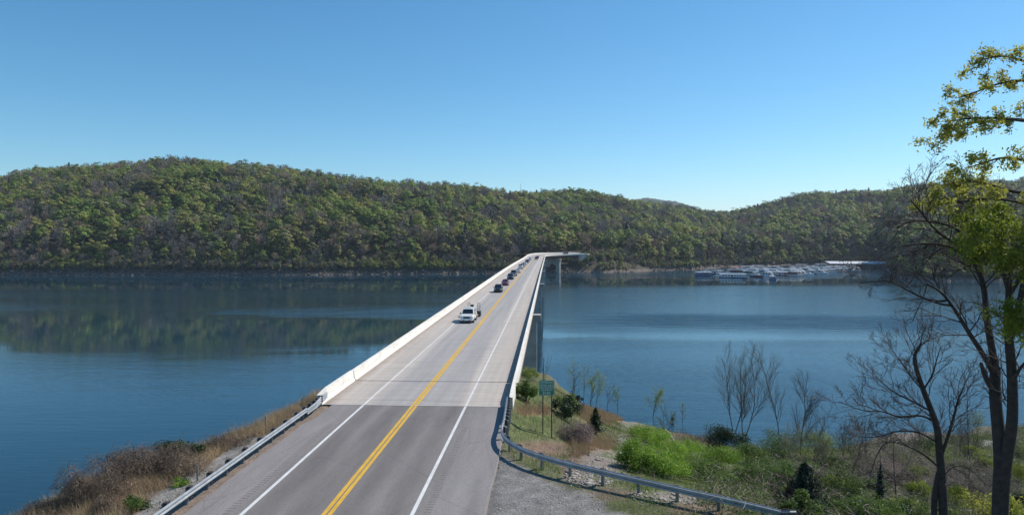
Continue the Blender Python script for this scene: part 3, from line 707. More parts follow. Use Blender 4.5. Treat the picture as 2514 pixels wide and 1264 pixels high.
# bolts
# ------------------------------------------------------------------ bridge name sign
def text_mesh(txt, size, m):
    cu = bpy.data.curves.new('lettering', 'FONT'); cu.body = txt; cu.size = size; cu.align_x = 'CENTER'; cu.align_y = 'CENTER'; cu.extrude = .002; cu.resolution_u = 3
    ob = bpy.data.objects.new('tmp_text', cu); COL.objects.link(ob); bpy.context.view_layer.update()
    me = bpy.data.meshes.new_from_object(ob.evaluated_get(bpy.context.evaluated_depsgraph_get()))
    bpy.data.objects.remove(ob); me.materials.clear(); me.materials.append(m); return me
def bridge_sign():
    Y = 47.5
    b0 = at_y(1327, 1072, Y); b1 = at_y(1350, 1070, Y); tp = at_y(1342, 933, Y); bt = at_y(1342, 970, Y)
    W = abs(at_y(1361, 950, Y).x - at_y(1323, 950, Y).x); H = tp.z - bt.z; cx = (at_y(1361, 950, Y).x + at_y(1323, 950, Y).x) / 2
    s = empty('road_sign', (cx, Y, b0.z), R(4), 'green bridge and river name sign on two dark posts beside the bridge end', 'road sign')
    for dx in (-.24, .33):
        gz_ = float(near_zn(cx + dx, Y)) - b0.z
        mb = MB(); mb.box(dx * W / 1.0 - .035, dx * W + .035, .03, .09, gz_ - .8, tp.z - b0.z - .06); mb.build('post', M['dark_metal'], s)
    zc0, zc1 = bt.z - b0.z, tp.z - b0.z; zm = zc0 + H * .52
    for nm, za, zb, lines in (('upper_panel', zm + .006, zc1, ['VETERANS', 'MEMORIAL BRIDGE']), ('lower_panel', zc0, zm - .006, ['CLINCH', 'RIVER'])):
        mb = MB(); mb.box(-W / 2, W / 2, -.012, .012, za, zb); p = mb.build(nm, M['sign_green'], s)
        t = .018; fr = MB()
        for x0, x1, z0, z1 in ((-W / 2 + .015, W / 2 - .015, zb - .03, zb - .015), (-W / 2 + .015, W / 2 - .015, za + .015, za + .03), (-W / 2 + .015, -W / 2 + .03, za + .031, zb - .031), (W / 2 - .03, W / 2 - .015, za + .031, zb - .031)):
            fr.box(x0, x1, -.017, -.0125, z0, z1)
        fr.build('border', M['sign_white'], p)
        for k, l in enumerate(lines):
            me = text_mesh(l, (zb - za) * .40, M['sign_white']); w_ = max(v.co.x for v in me.vertices) - min(v.co.x for v in me.vertices)
            o = link('lettering', me, p, (0, -.0165, za + (zb - za) * (.70 - .42 * k))); o.rotation_euler = (R(90), 0, 0)
            sx = min(1.0, W * .86 / w_) if k == 1 and 'MEM' in l else 1.0; o.scale = (sx, 1, 1)
bridge_sign()

# ------------------------------------------------------------------ vehicles
def paint(name, c, metal=0.2, rough=0.3): 
    return mat(name, c, rough, metal=metal, var=0.04, coat=0.6)
PT = {'white': paint('white_car_paint', (0.80, 0.79, 0.76), 0), 'black': paint('black_car_paint', (0.012, 0.013, 0.014)), 'red': paint('dark_red_car_paint', (0.23, 0.025, 0.045)),
      'teal': paint('dark_blue_green_car_paint', (0.018, 0.035, 0.042)), 'grey': paint('dark_grey_car_paint', (0.085, 0.09, 0.11)), 'silver': paint('silver_car_paint', (0.45, 0.46, 0.48), .5), 'blue': paint('blue_car_paint', (0.03, 0.07, 0.16))}
M['grille'] = mat('grille', (0.035, 0.04, 0.06), 0.35, metal=.5); M['plate'] = mat('number_plate', (0.6, 0.6, 0.58), 0.5)
M['tail'] = mat('tail_lamp', (0.30, 0.012, 0.015), 0.25, coat=.5)
SPEC = {  # half length, half width, sill, belt, roof, hood, windscreen base, screen top, roof end, rear glass base
    'suv': dict(L=2.62, W=.99, sill=.42, belt=1.22, roof=1.92, hood=1.12, wb=-1.30, wt=-.55, re=2.28, rb=2.5, r=.39, ax=(-1.72, 1.62)),
    'smallsuv': dict(L=2.3, W=.93, sill=.36, belt=1.08, roof=1.70, hood=1.02, wb=-1.15, wt=-.35, re=1.75, rb=2.15, r=.36, ax=(-1.45, 1.35)),
    'sedan': dict(L=2.38, W=.90, sill=.28, belt=.93, roof=1.44, hood=.88, wb=-1.05, wt=-.15, re=1.05, rb=1.75, r=.32, ax=(-1.45, 1.4)),
    'pickup': dict(L=2.9, W=1.0, sill=.48, belt=1.22, roof=1.92, hood=1.16, wb=-1.25, wt=-.6, re=.75, rb=.95, r=.41, ax=(-1.9, 1.75)),
}
def body_mesh(k, col):
    S = SPEC[k]; L, W = S['L'], S['W']
    def sec(y, hw, zb, zt): 
        return [(-hw * .96, y, zb), (hw * .96, y, zb), (hw, y, zb + .16), (hw, y, zt - .22), (hw * .93, y, zt - .05), (hw * .80, y, zt), (-hw * .80, y, zt), (-hw * .93, y, zt - .05), (-hw, y, zt - .22), (-hw, y, zb + .16)]
    s, h, b = S['sill'], S['hood'], S['belt']
    secs = [sec(-L, W * .86, s + .05, h - .22), sec(-L + .10, W * .95, s - .02, h - .06), sec(-L + .45, W, s, h), sec(S['wb'] - .05, W, s, h + .06), sec(S['wb'] + .25, W, s, b), sec(L - .5, W, s, b if k != 'sedan' else b + .04), sec(L - .1, W * .96, s, b - .04), sec(L, W * .88, s + .08, b - .12)]
    mb = MB(); mb.loft(secs); return mb
VM = {}
def vehicle(kind, col, X, Y, label, cat, away=False, rz=0.0, rack=False, detail=True, z=None, group='vehicles crossing the bridge'):
    z = deck_z(Y) + .006 if z is None else z
    S = SPEC[kind]; L, W = S['L'], S['W']
    name = {'suv': 'parked_suv', 'smallsuv': 'suv', 'sedan': 'car', 'pickup': 'pickup_truck'}[kind]
    name = {'suv': 'suv'}.get(kind, name)
    t = empty(name, (X, Y, z), rz + (math.pi if away else 0), label, cat, group)
    key = (kind, col)
    P_ = PT[col]
    o = body_mesh(kind, col).build('body', P_, t, bevel=.03)
    wb, wt, re, rb, b, rf = S['wb'], S['wt'], S['re'], S['rb'], S['belt'] - .03, S['roof']
    cw, rw = W * .93, W * .76
    zr = rf - .03
    # cabin
    mb = MB(); mb.hexa([(-cw, wb, b), (cw, wb, b), (cw, rb, b), (-cw, rb, b)], [(-rw, wt, zr), (rw, wt, zr), (rw, re, zr), (-rw, re, zr)]); mb.build('cabin', P_, t, bevel=.035)
    mb = MB(); mb.hexa([(-rw * .96, wt + .06, zr - .01), (rw * .96, wt + .06, zr - .01), (rw * .96, re - .05, zr - .01), (-rw * .96, re - .05, zr - .01)], [(-rw * .8, wt + .2, rf + .02), (rw * .8, wt + .2, rf + .02), (rw * .8, re - .2, rf + .02), (-rw * .8, re - .2, rf + .02)]); mb.build('roof', P_, t)
    def face(q, u0, u1, v0, v1, off):   # q: bl, br, tr, tl of the cabin face
        bl, br, tr, tl = [Vector(x) for x in q]; n = (br - bl).cross(tl - bl).normalized()
        f = lambda u, v: (bl * (1 - u) + br * u) * (1 - v) + (tl * (1 - u) + tr * u) * v + n * off
        return [f(u0, v0), f(u1, v0), f(u1, v1), f(u0, v1)]
    def pane(nm, q, u0, u1, v0, v1):
        a = face(q, u0, u1, v0, v1, .008); c = face(q, u0, u1, v0, v1, -.03); mb = MB(); mb.hexa(c, a); mb.build(nm, M['glass'], t)
    pane('windscreen', [(-cw, wb, b), (cw, wb, b), (rw, wt, zr), (-rw, wt, zr)], .06, .94, .10, .93)
    pane('rear_window', [(cw, rb, b), (-cw, rb, b), (-rw, re, zr), (rw, re, zr)], .08, .92, .2, .88)
    ns = {'suv': [(.12, .36), (.39, .66), (.69, .93)], 'smallsuv': [(.14, .42), (.46, .72), (.75, .92)], 'sedan': [(.16, .48), (.52, .82)], 'pickup': [(.14, .52), (.56, .92)]}[kind]
    for sgn in (1, -1):
        q = [(cw, wb, b), (cw, rb, b), (rw, re, zr), (rw, wt, zr)] if sgn > 0 else [(-cw, rb, b), (-cw, wb, b), (-rw, wt, zr), (-rw, re, zr)]
        for u0, u1 in ns:
            if sgn < 0: u0, u1 = 1 - u1, 1 - u0
            pane('side_window', q, u0, u1, .18, .90)
    # front
    h, s = S['hood'], S['sill']; yf = -L
    mb = MB(); mb.box(-W * .50, W * .50, yf - .015, yf + .12, h - .42, h - .16); mb.build('grille', M['grille'], t, bevel=.02)
    for sg in (-1, 1):
        mb = MB(); mb.box(min(sg * W * .54, sg * W * .88), max(sg * W * .54, sg * W * .88), yf - .005, yf + .14, h - .42, h - .17); mb.build('headlight', M['lamp'], t, bevel=.03)
        mb = MB(); mb.box(min(sg * W * .66, sg * W * .90), max(sg * W * .66, sg * W * .90), L - .1, L + .015, b - .55, b - .18); mb.build('tail_light', M['tail'], t, bevel=.02)
        mb = MB(); mb.box(min(sg * (W - .02), sg * (W + .2)), max(sg * (W - .02), sg * (W + .2)), wb + .28, wb + .40, b - .02, b + .17); mb.build('mirror', P_ if col not in ('white',) else M['dark_metal'], t, bevel=.02)
    mb = MB(); mb.box(-W * .93, W * .93, yf - .09, yf + .05, s - .04, s + .24); mb.build('bumper', P_ if kind != 'pickup' else M['chrome'], t, bevel=.05)
    mb = MB(); mb.box(-W * .93, W * .93, L - .05, L + .09, s, s + .25); mb.build('bumper', P_ if kind != 'pickup' else M['chrome'], t, bevel=.05)
    mb = MB(); mb.box(-W * .6, -W * .3, yf - .1, yf - .088, s + .03, s + .1); mb.box(W * .3, W * .6, yf - .1, yf - .088, s + .03, s + .1); mb.build('lower_grille', M['rubber'], t)
    mb = MB(); mb.box(-.16, .16, L + .092, L + .10, s + .07, s + .20); mb.build('number_plate', M['plate'], t)
    mb = MB(); mb.box(-W * .85, W * .85, -L + .3, L - .3, s - .14, s + .02); mb.build('underbody', M['rubber'], t)
    if 'wheel' not in VM:
        ty = MB(); n = 20
        prof = [(1.0, -.5), (1.0, .5), (.62, .5), (.62, -.5)]
        ty.loft([[(w * .26, math.cos(2 * math.pi * i / n) * r, math.sin(2 * math.pi * i / n) * r) for r, w in prof] for i in range(n)] + [[(w * .26, r, 0.0) for r, w in prof]], cap=False)
        rm = MB(); rm.tube((-.10, 0, 0), (.10, 0, 0), .60, .60, 14)
        VM['wheel'] = (ty.mesh('tyre', M['rubber']), rm.mesh('rim', M['chrome']))
    for ya in S['ax']:
        for sg in (-1, 1):
            w = link('wheel', VM['wheel'][0], t, (sg * (W - .14), ya, S['r'])); w.scale = (1, S['r'], S['r']); link('rim', VM['wheel'][1], w)
            a = MB(); n = 9; rr = S['r'] + .07
            a.add([(sg * (W + .004), ya, S['r'])] + [(sg * (W + .004), ya + rr * math.cos(math.pi * i / n), S['r'] + rr * math.sin(math.pi * i / n)) for i in range(n + 1)], [(0, i + 1, i + 2) for i in range(n)])
            a.build('wheel_arch', M['rubber'], t)
    if kind == 'pickup':
        mb = MB(); mb.box(-W * .8, W * .8, rb + .1, L - .12, b - .45, b + .032); mb.build('cargo_bed', M['rubber'], t)
    if rack or kind == 'suv':
        for sg in (-1, 1):
            mb = MB(); mb.tube((sg * rw * .9, wt + .3, rf + .06), (sg * rw * .9, re - .1, rf + .06), .02, .02, 6); mb.build('roof_rail', M['dark_metal'] if rack else M['chrome'], t)
        mb = MB(); mb.box(-rw * .55, rw * .55, wt + .18, wt + .55, rf + .018, rf + .03); mb.build('sunroof', M['glass'], t)
    return t
LX, RX = -11.45, -7.75
white_suv = vehicle('suv', 'white', -11.72, 101.0, 'white SUV with dark grille towing a ramp trailer, nearest car on the bridge', 'SUV')
vehicle('smallsuv', 'black', LX, 157.5, 'black SUV second in the oncoming line, between the white SUV and the red car', 'SUV')
vehicle('sedan', 'red', LX + .1, 181.0, 'dark red car third in the oncoming line, behind the black SUV', 'car')
vehicle('smallsuv', 'teal', LX, 208.0, 'dark blue-green car right behind the red car', 'car')
vehicle('pickup', 'grey', LX, 227.0, 'dark grey pickup truck behind the blue-green car in the oncoming line', 'pickup truck')
vehicle('sedan', 'white', LX + .5, 249.0, 'low white car half hidden behind the dark grey pickup truck', 'car')
vehicle('pickup', 'white', LX, 283.0, 'white pickup truck with dark windscreen midway in the far half of the line', 'pickup truck', rack=True)
vehicle('smallsuv', 'silver', LX + .1, 304.0, 'silver SUV following the far white pickup truck', 'SUV')
vehicle('sedan', 'white', LX + .1, 331.0, 'small white car ahead of the last three vehicles in the oncoming line', 'car')
vehicle('smallsuv', 'blue', LX, 364.0, 'dark blue SUV with its roof catching light near the far bend', 'SUV')
vehicle('sedan', 'silver', LX, 390.0, 'silver car next to last in the oncoming line', 'car')
vehicle('smallsuv', 'white', LX, 428.0, 'white SUV last in the oncoming line near the bend', 'SUV')
vehicle('pickup', 'black', RX, 434.0, 'black pickup truck driving away in the right lane', 'pickup truck', away=True)
vehicle('smallsuv', 'grey', RX + .2, 474.0, 'dark grey SUV driving away ahead of the black pickup truck', 'SUV', away=True)
q_ = PATH[NB - 4]; c_ = pt(q_, -1.9, .02)
vehicle('smallsuv', 'blue', c_[0], c_[1], 'blue SUV at the far right end of the bridge', 'SUV', rz=-q_[2], z=c_[2])

# trailer behind the white SUV, with upright ramps and a small red machine
def trailer():
    t = empty('flatbed_trailer', (-12.0, 106.7, DZ + .006), R(-3), 'black flatbed trailer with two upright ladder ramps hitched behind the white SUV', 'trailer')
    mb = MB(); mb.box(-1.0, 1.0, -1.6, 2.6, .55, .66); mb.build('bed', M['post_wood'], t)
    mb = MB()
    for x in (-1.02, .96): mb.box(x, x + .06, -1.6, 2.6, .45, .80)
    mb.box(-.96, .96, -1.66, -1.61, .45, .80); mb.box(-.96, .96, 2.61, 2.66, .45, .70); mb.build('frame', M['dark_metal'], t)
    mb = MB(); mb.tube((-.6, -1.65, .5), (0, -2.9, .48), .04); mb.tube((.6, -1.65, .5), (0, -2.9, .48), .04); mb.build('drawbar', M['dark_metal'], t)
    for x in (-1.28, 1.28):
        for y in (.4, 1.25):
            w = link('wheel', VM['wheel'][0], t, (x * .95, y, .36)); w.scale = (.9, .36, .36); link('rim', VM['wheel'][1], w)
        mb = MB(); mb.box(x * .95 - .15, x * .95 + .15, -.1, 1.75, .78, .82); mb.build('fender', M['dark_metal'], t)
    for x in (-.78, .78):
        mb = MB()
        for sx in (-.21, .17): mb.box(x + sx, x + sx + .05, 2.66, 2.72, .6, 1.98)
        for k in range(5): mb.box(x - .16, x + .17, 2.665, 2.715, .64 + k * .32, .70 + k * .32)
        mb.build('ramp', M['dark_metal'], t)
    m = empty('utility_machine', (-11.9, 107.0, DZ + .67), 0, 'small red ride-on machine with black seat carried on the trailer', 'machine')
    mb = MB(); mb.hexa([(-.45, -.8, .25), (.45, -.8, .25), (.5, .7, .25), (-.5, .7, .25)], [(-.3, -.7, .62), (.3, -.7, .62), (.4, .6, .70), (-.4, .6, .70)]); mb.build('body', PT['red'], m, bevel=.05)
    mb = MB(); mb.hexa([(-.25, .0, .7), (.25, .0, .7), (.25, .5, .7), (-.25, .5, .7)], [(-.22, .35, 1.15), (.22, .35, 1.15), (.22, .52, 1.2), (-.22, .52, 1.2)]); mb.build('seat', M['rubber'], m, bevel=.03)
    mb = MB(); mb.tube((0, -.5, .6), (0, -.3, 1.2), .03); mb.tube((-.35, -.3, 1.2), (.35, -.3, 1.2), .025); mb.build('handlebar', M['dark_metal'], m)
    for x in (-.5, .5):
        for y in (-.55, .5):
            w = link('wheel', VM['wheel'][0], m, (x, y, .26)); w.scale = (.8, .26, .26); link('rim', VM['wheel'][1], w)
trailer()

# ------------------------------------------------------------------ marina
B = {'white': mat('boat_white', (0.72, 0.74, 0.77), .4, var=.08, scale=.5), 'dirty': mat('boat_offwhite', (0.60, 0.61, 0.62), .5, var=.15, scale=.5), 'navy': mat('boat_navy', (0.03, 0.05, 0.12), .35), 'teal': mat('boat_teal', (0.04, 0.16, 0.20), .4),
     'red': mat('boat_red', (0.36, 0.06, 0.04), .5), 'maroon': mat('boat_maroon', (0.13, 0.03, 0.05), .4), 'tan': mat('boat_tan', (0.38, 0.31, 0.24), .5), 'green': mat('boat_green', (0.12, 0.24, 0.19), .5), 'glass': M['glass'],
     'blue': mat('boat_blue', (0.10, 0.20, 0.38), .4), 'metal': mat('dock_roof_metal', (0.60, 0.61, 0.63), .45, metal=.25, var=.08, scale=.2), 'wood': mat('dock_planks', (0.30, 0.26, 0.22), .9, var=.25)}
def houseboat(X, Y, rz, L, W, hull, trim, top, upper, slide, label):
    t = empty('houseboat', (X, Y, 0), rz, label, 'houseboat', 'houseboats moored at the marina')
    t.scale = (1, 1, .86); a, w = L / 2, W / 2
    mb = MB(); mb.loft([[(x, -hw, -.3), (x, hw, -.3), (x, hw * 1.04, .75), (x, -hw * 1.04, .75)] for x, hw in ((-a, w * .92), (a * .78, w), (a, w * .7))]); mb.build('hull', B[hull], t)
    mb = MB(); mb.box(-a * .84, a * .62, -w * .86, w * .86, .75, 3.05); mb.build('cabin', B[trim], t)
    mb = MB(); mb.box(-a * .98, a * .92, -w * 1.03, w * 1.03, 3.052, 3.24); mb.build('roof_deck', B['white'], t)
    n = max(3, int(L / 2.6)); wx = (a * 1.42) / n
    for i in range(n):
        x0 = -a * .80 + i * wx + .25
        for sg in (-1, 1):
            if i % 4 == 3: z0 = .95
            else: z0 = 1.6
            mb = MB(); y0, y1 = sorted((sg * w * .855, sg * (w * .86 + .03))); mb.box(x0, x0 + wx * .62, y0, y1, z0, 2.6); mb.build('window', M['glass'], t)
    mb = MB(); mb.box(a * .615, a * .645, -w * .6, w * .6, 1.0, 2.6); mb.build('door', M['glass'], t)
    for sg in (-1, 1):
        for z in (3.75, 4.15):
            mb = MB(); mb.box(-a * .95, a * .88, sg * w - .04, sg * w + .04, z, z + .07); mb.build('railing', B['white'], t)
        for x in (-.92, -.3, .3, .85): 
            mb = MB(); mb.box(a * x, a * x + .08, sg * w - .039, sg * w + .039, 3.241, 3.749); mb.build('rail_post', B['white'], t)
    if upper:
        mb = MB(); mb.box(-a * .35, a * .12, -w * .7, w * .7, 3.245, 5.3); mb.build('upper_cabin', B[upper], t)
        mb = MB(); mb.box(-a * .33, a * .10, -w * .72, w * .72, 4.1, 4.9); mb.build('upper_window', M['glass'], t)
    if top:
        mb = MB(); mb.box(-a * .62, a * .50, -w * .95, w * .95, 5.35, 5.5); mb.build('canopy', B[top], t)
        for x in (-.6, .48):
            for sg in (-1, 1): mb = MB(); mb.box(a * x, a * x + .1, sg * w * .9 - .05, sg * w * .9 + .05, 3.245, 5.348); mb.build('canopy_post', B['white'], t)
    if slide:
        mb = MB(); P0 = Vector((a * .55, -w * .5, 5.0)); P1 = Vector((a * .80, -w * .5, 3.9)); P2 = Vector((a * 1.12, -w * .5, .9))
        for p, q in ((P0, P1), (P1, P2)):
            mb.hexa([p + Vector((0, -.35, -.15)), q + Vector((0, -.35, -.15)), q + Vector((0, .35, -.15)), p + Vector((0, .35, -.15))], [p + Vector((0, -.35, .15)), q + Vector((0, -.35, .15)), q + Vector((0, .35, .15)), p + Vector((0, .35, .15))])
        mb.build('slide', B['white'], t)
    return t
def cruiser(X, Y, rz, L, hull, canvas, label):
    t = empty('cabin_cruiser', (X, Y, 0), rz, label, 'boat', 'motor boats moored at the marina')
    a = L / 2; w = L * .16
    mb = MB(); mb.loft([[(x, -hw * .7, -.2), (x, hw * .7, -.2), (x, hw, z), (x, -hw, z)] for x, hw, z in ((-a, w, 1.1), (0, w, 1.2), (a * .6, w * .75, 1.45), (a, w * .08, 1.7))]); mb.build('hull', B[hull], t)
    mb = MB(); mb.loft([[(x, -hw, z0), (x, hw, z0), (x, hw * .8, z), (x, -hw * .8, z)] for x, hw, z0, z in ((-a * .3, w * .8, 1.1, 2.3), (a * .2, w * .8, 1.2, 2.3), (a * .65, w * .5, 1.4, 1.65))]); mb.build('cabin', B['white'], t)
    mb = MB(); mb.hexa([(a * .0, -w * .82, 1.75), (a * .3, -w * .78, 1.7), (a * .3, w * .78, 1.7), (0, w * .82, 1.75)], [(0, -w * .76, 2.15), (a * .2, -w * .72, 2.1), (a * .2, w * .72, 2.1), (0, w * .76, 2.15)]); mb.build('window', M['glass'], t)
    mb = MB(); mb.hexa([(-a * .85, -w * .85, 2.6), (-a * .1, -w * .85, 2.75), (-a * .1, w * .85, 2.75), (-a * .85, w * .85, 2.6)], [(-a * .85, -w * .8, 2.72), (-a * .1, -w * .8, 2.9), (-a * .1, w * .8, 2.9), (-a * .85, w * .8, 2.72)]); mb.build('canopy', B[canvas], t)
    for sg in (-1, 1): mb = MB(); mb.tube((-a * .8, sg * w * .8, 1.1), (-a * .8, sg * w * .8, 2.62), .05, .05, 6); mb.tube((-a * .15, sg * w * .8, 1.2), (-a * .15, sg * w * .8, 2.75), .05, .05, 6); mb.build('canopy_post', B['white'], t)
    return t
def wpos(u, wy): p = at_z(u, wy, 0.0); return p.x, p.y
BO = [  # u centre, waterline y, heading, length, width, hull, cabin, canopy, upper cabin, slide, label
    (1728, 677, 12, 13, 4.6, 'navy', 'blue', None, None, 0, 'blue flat-roofed houseboat at the far left end of the marina'),
    (1752, 673, 8, 16, 4.8, 'navy', 'dirty', 'tan', None, 0, 'houseboat with a tan canopy just behind the blue one at the left end'),
    (1800, 682, -12, 19, 4.6, 'navy', 'white', None, None, 0, 'long low white houseboat with dark hull in the front row, left part'),
    (1812, 671, 5, 17, 4.8, 'white', 'maroon', 'red', None, 0, 'houseboat with red roof behind the long low white one'),
    (1836, 667, 6, 20, 5, 'white', 'dirty', 'white', 'white', 0, 'tall white houseboat with dark window row behind the red-roofed one'),
    (1848, 674, -30, 15, 4.8, 'white', 'green', 'white', None, 0, 'pale green houseboat beside the red-roofed one'),
    (1873, 677, -38, 15, 4.8, 'white', 'white', 'white', 'blue', 1, 'white houseboat with blue upper deck and a slide, left of centre'),
    (1893, 675, -42, 16, 4.8, 'dirty', 'blue', 'white', None, 1, 'pale blue houseboat with a slide facing the floating shed'),
    (1900, 667, 4, 18, 5, 'white', 'white', 'white', 'dirty', 0, 'white houseboat with a high canopy in the back row, centre'),
    (1912, 676, -35, 14, 4.6, 'maroon', 'white', None, None, 0, 'white houseboat with maroon hull next to the two-deck one'),
    (1937, 675, -30, 19, 5.2, 'white', 'maroon', 'white', 'white', 1, 'two-deck houseboat with maroon cabin and white slide in the centre'),
    (1955, 674, -45, 15, 4.8, 'navy', 'white', 'white', None, 1, 'white houseboat with navy hull right of the maroon two-deck one'),
    (1978, 672, -40, 16, 5, 'navy', 'teal', 'white', 'teal', 0, 'teal houseboat with white canopy right of centre'),
    (1994, 668, -36, 16, 4.8, 'white', 'dirty', 'white', None, 1, 'off-white houseboat right behind the teal one'),
    (2008, 671, -30, 15, 4.6, 'white', 'white', None, 'white', 0, 'white houseboat with small upper cabin right of the teal one'),
    (2028, 669, -36, 15, 4.6, 'white', 'tan', 'white', None, 0, 'tan houseboat with white canopy in the right half of the marina'),
    (2046, 667, -28, 17, 5, 'white', 'dirty', 'white', 'dirty', 1, 'houseboat with a slide left of the large dock roof'),
    (2066, 666, -34, 16, 4.8, 'navy', 'white', 'white', None, 1, 'navy-hulled houseboat moored at the edge of the dock roof'),
    (2088, 665, -30, 15, 4.8, 'white', 'blue', 'white', None, 1, 'blue-cabined houseboat in front of the dock roof'),
    (1862, 665, 4, 18, 5, 'white', 'white', 'white', None, 0, 'white houseboat in the back row right of the tall one'),
    (1932, 664, 4, 18, 5, 'white', 'dirty', 'tan', 'tan', 0, 'houseboat with tan upper deck in the back row behind the maroon one'),
    (1968, 662, 4, 18, 5, 'white', 'white', 'white', None, 0, 'white canopied houseboat in the back row behind the teal one'),
    (2018, 660, 4, 20, 5, 'white', 'white', 'white', 'dirty', 0, 'long white houseboat in the back row near the dock roof'),
]
for (u, wy, rz, L, W_, hull, tr, top, up, sl, lab) in BO:
    x, y = wpos(u, wy); houseboat(x, y, R(rz), L, W_, hull, tr, top, up, sl, lab)
for (u, wy, rz, L, h, c, lab) in [(1772, 679, 10, 9, 'white', 'white', 'white motor boat between the two leftmost houseboats'), (1782, 676, 170, 8, 'navy', 'white', 'dark-hulled motor boat behind the long low houseboat'),
                                  (1857, 680, -30, 9, 'maroon', 'tan', 'maroon motor boat in front of the pale green houseboat'), (1920, 671, -40, 9, 'white', 'navy', 'white motor boat with navy canvas in the middle of the marina'),
                                  (1985, 676, -40, 8, 'white', 'white', 'small white motor boat in front of the teal houseboat'), (2018, 673, -40, 9, 'white', 'blue', 'white motor boat with blue canvas right of the teal houseboat'), (2038, 671, -20, 9, 'white', 'teal', 'white motor boat with teal canvas near the dock roof'), (2100, 667, 200, 8, 'white', 'white', 'white motor boat at the right end of the marina')]:
    x, y = wpos(u, wy); cruiser(x, y, R(rz), L, h, c, lab)
# walkways
dk = empty('floating_dock', (0, 0, 0), label='low timber walkway the houseboats are moored along', cat='dock')
for (u0, y0, u1, y1) in [(1705, 672, 1960, 668), (1960, 668, 2120, 660)]:
    a = Vector((*wpos(u0, y0), 0)); b = Vector((*wpos(u1, y1), 0)); d = (b - a).normalized(); n_ = Vector((-d.y, d.x, 0)) * 1.1
    N = int((b - a).length / 6)
    for k in range(N):
        p = a + (b - a) * (k / N); q = a + (b - a) * ((k + .97) / N); mb = MB(); up = Vector((0, 0, .45)); mb.hexa([p - n_, q - n_, q + n_, p + n_], [p - n_ + up, q - n_ + up, q + n_ + up, p + n_ + up]); mb.build('dock_section', B['wood'], dk)
# big dock roof on posts
def dock_roof():
    x0, y0 = wpos(2052, 660); t = empty('boat_shed', (x0, y0, 0), 0, 'wide low boat shelter with a pale metal roof at the right end of the marina', 'boat shelter')
    X1 = 38.0; A = Vector((0, 0, 0)); zr = 6.6; ze = 4.9
    mb = MB(); d0, d1 = -3.0, 27.0
    # two shallow roof slopes
    for k in range(17):
        xa, xb = -6 + k * 3.6, -6 + (k + 1) * 3.6 - .06
        mb = MB(); mb.hexa([(xa, d0, ze), (xb, d0, ze), (xb, 12, zr), (xa, 12, zr)], [(xa, d0, ze + .12), (xb, d0, ze + .12), (xb, 12, zr + .12), (xa, 12, zr + .12)]); mb.build('roof_panel', B['metal'], t)
        mb = MB(); mb.hexa([(xa, 12.01, zr), (xb, 12.01, zr), (xb, d1, ze), (xa, d1, ze)], [(xa, 12.01, zr + .12), (xb, 12.01, zr + .12), (xb, d1, ze + .12), (xa, d1, ze + .12)]); mb.build('roof_panel', B['metal'], t)
        if k % 2 == 0:
            for y in (d0 + .3, 12, d1 - .3):
                mb = MB(); mb.tube((xa + .3, y, -.2), (xa + .3, y, ze - .02 + (zr - ze if y == 12 else 0)), .13, .13, 6); mb.build('post', M['dark_metal'], t)
    mb = MB(); mb.box(-6, 54, 11, 13, -.1, .5); mb.build('walkway', B['wood'], t)
    t.rotation_euler = (0, 0, R(-4))
dock_roof()
# floating shed out on the water
x, y = wpos(1897, 687)
t = empty('floating_shed', (x, y, 0), R(-8), 'small pale blue box-like shed floating alone in front of the marina', 'shed')
mb = MB(); mb.box(-2.2, 2.2, -1.8, 1.8, -.2, .35); mb.build('float', M['post_wood'], t)
mb = MB(); mb.box(-1.9, 1.9, -1.5, 1.5, .352, 2.3); mb.build('wall', B['blue'], t)
mb = MB(); mb.box(-2.05, 2.05, -1.65, 1.65, 2.302, 2.45); mb.build('roof', B['dirty'], t)
for xx in (-1.2, .5): mb = MB(); mb.box(xx, xx + .7, -1.53, -1.495, 1.0, 1.8); mb.build('window', M['glass'], t)
# ------------------------------------------------------------------ foliage tools
def leaf_quads(P, N, size, rng, aspect=0.55):
    """P centres, N facing directions, size per leaf -> quads"""
    n = len(P); t = rng.normal(size=(n, 3)); N = N / (np.linalg.norm(N, axis=1, keepdims=True) + 1e-9)
    t -= (t * N).sum(1, keepdims=True) * N; t /= np.linalg.norm(t, axis=1, keepdims=True) + 1e-9; b = np.cross(N, t)
    s = np.asarray(size).reshape(-1, 1) * np.ones((n, 1)); a = s * aspect
    V = np.stack([P - t * s, P - b * a, P + t * s, P + b * a], 1)     # diamond-shaped leaf
    return V.reshape(-1, 3), np.arange(4 * n).reshape(-1, 4)
def blades(P, h, w, lean, rng, up=None):
    """grass blades: one tapering quad-ish triangle each"""
    n = len(P); a = rng.uniform(0, 2 * np.pi, n); s = np.stack([np.cos(a), np.sin(a), 0 * a], 1)
    l = rng.normal(size=(n, 3)) * lean; l[:, 2] = 1; l /= np.linalg.norm(l, axis=1, keepdims=True)
    V = np.stack([P - s * w[:, None], P + s * w[:, None], P + l * h[:, None]], 1)
    return V.reshape(-1, 3), np.arange(3 * n).reshape(-1, 3)
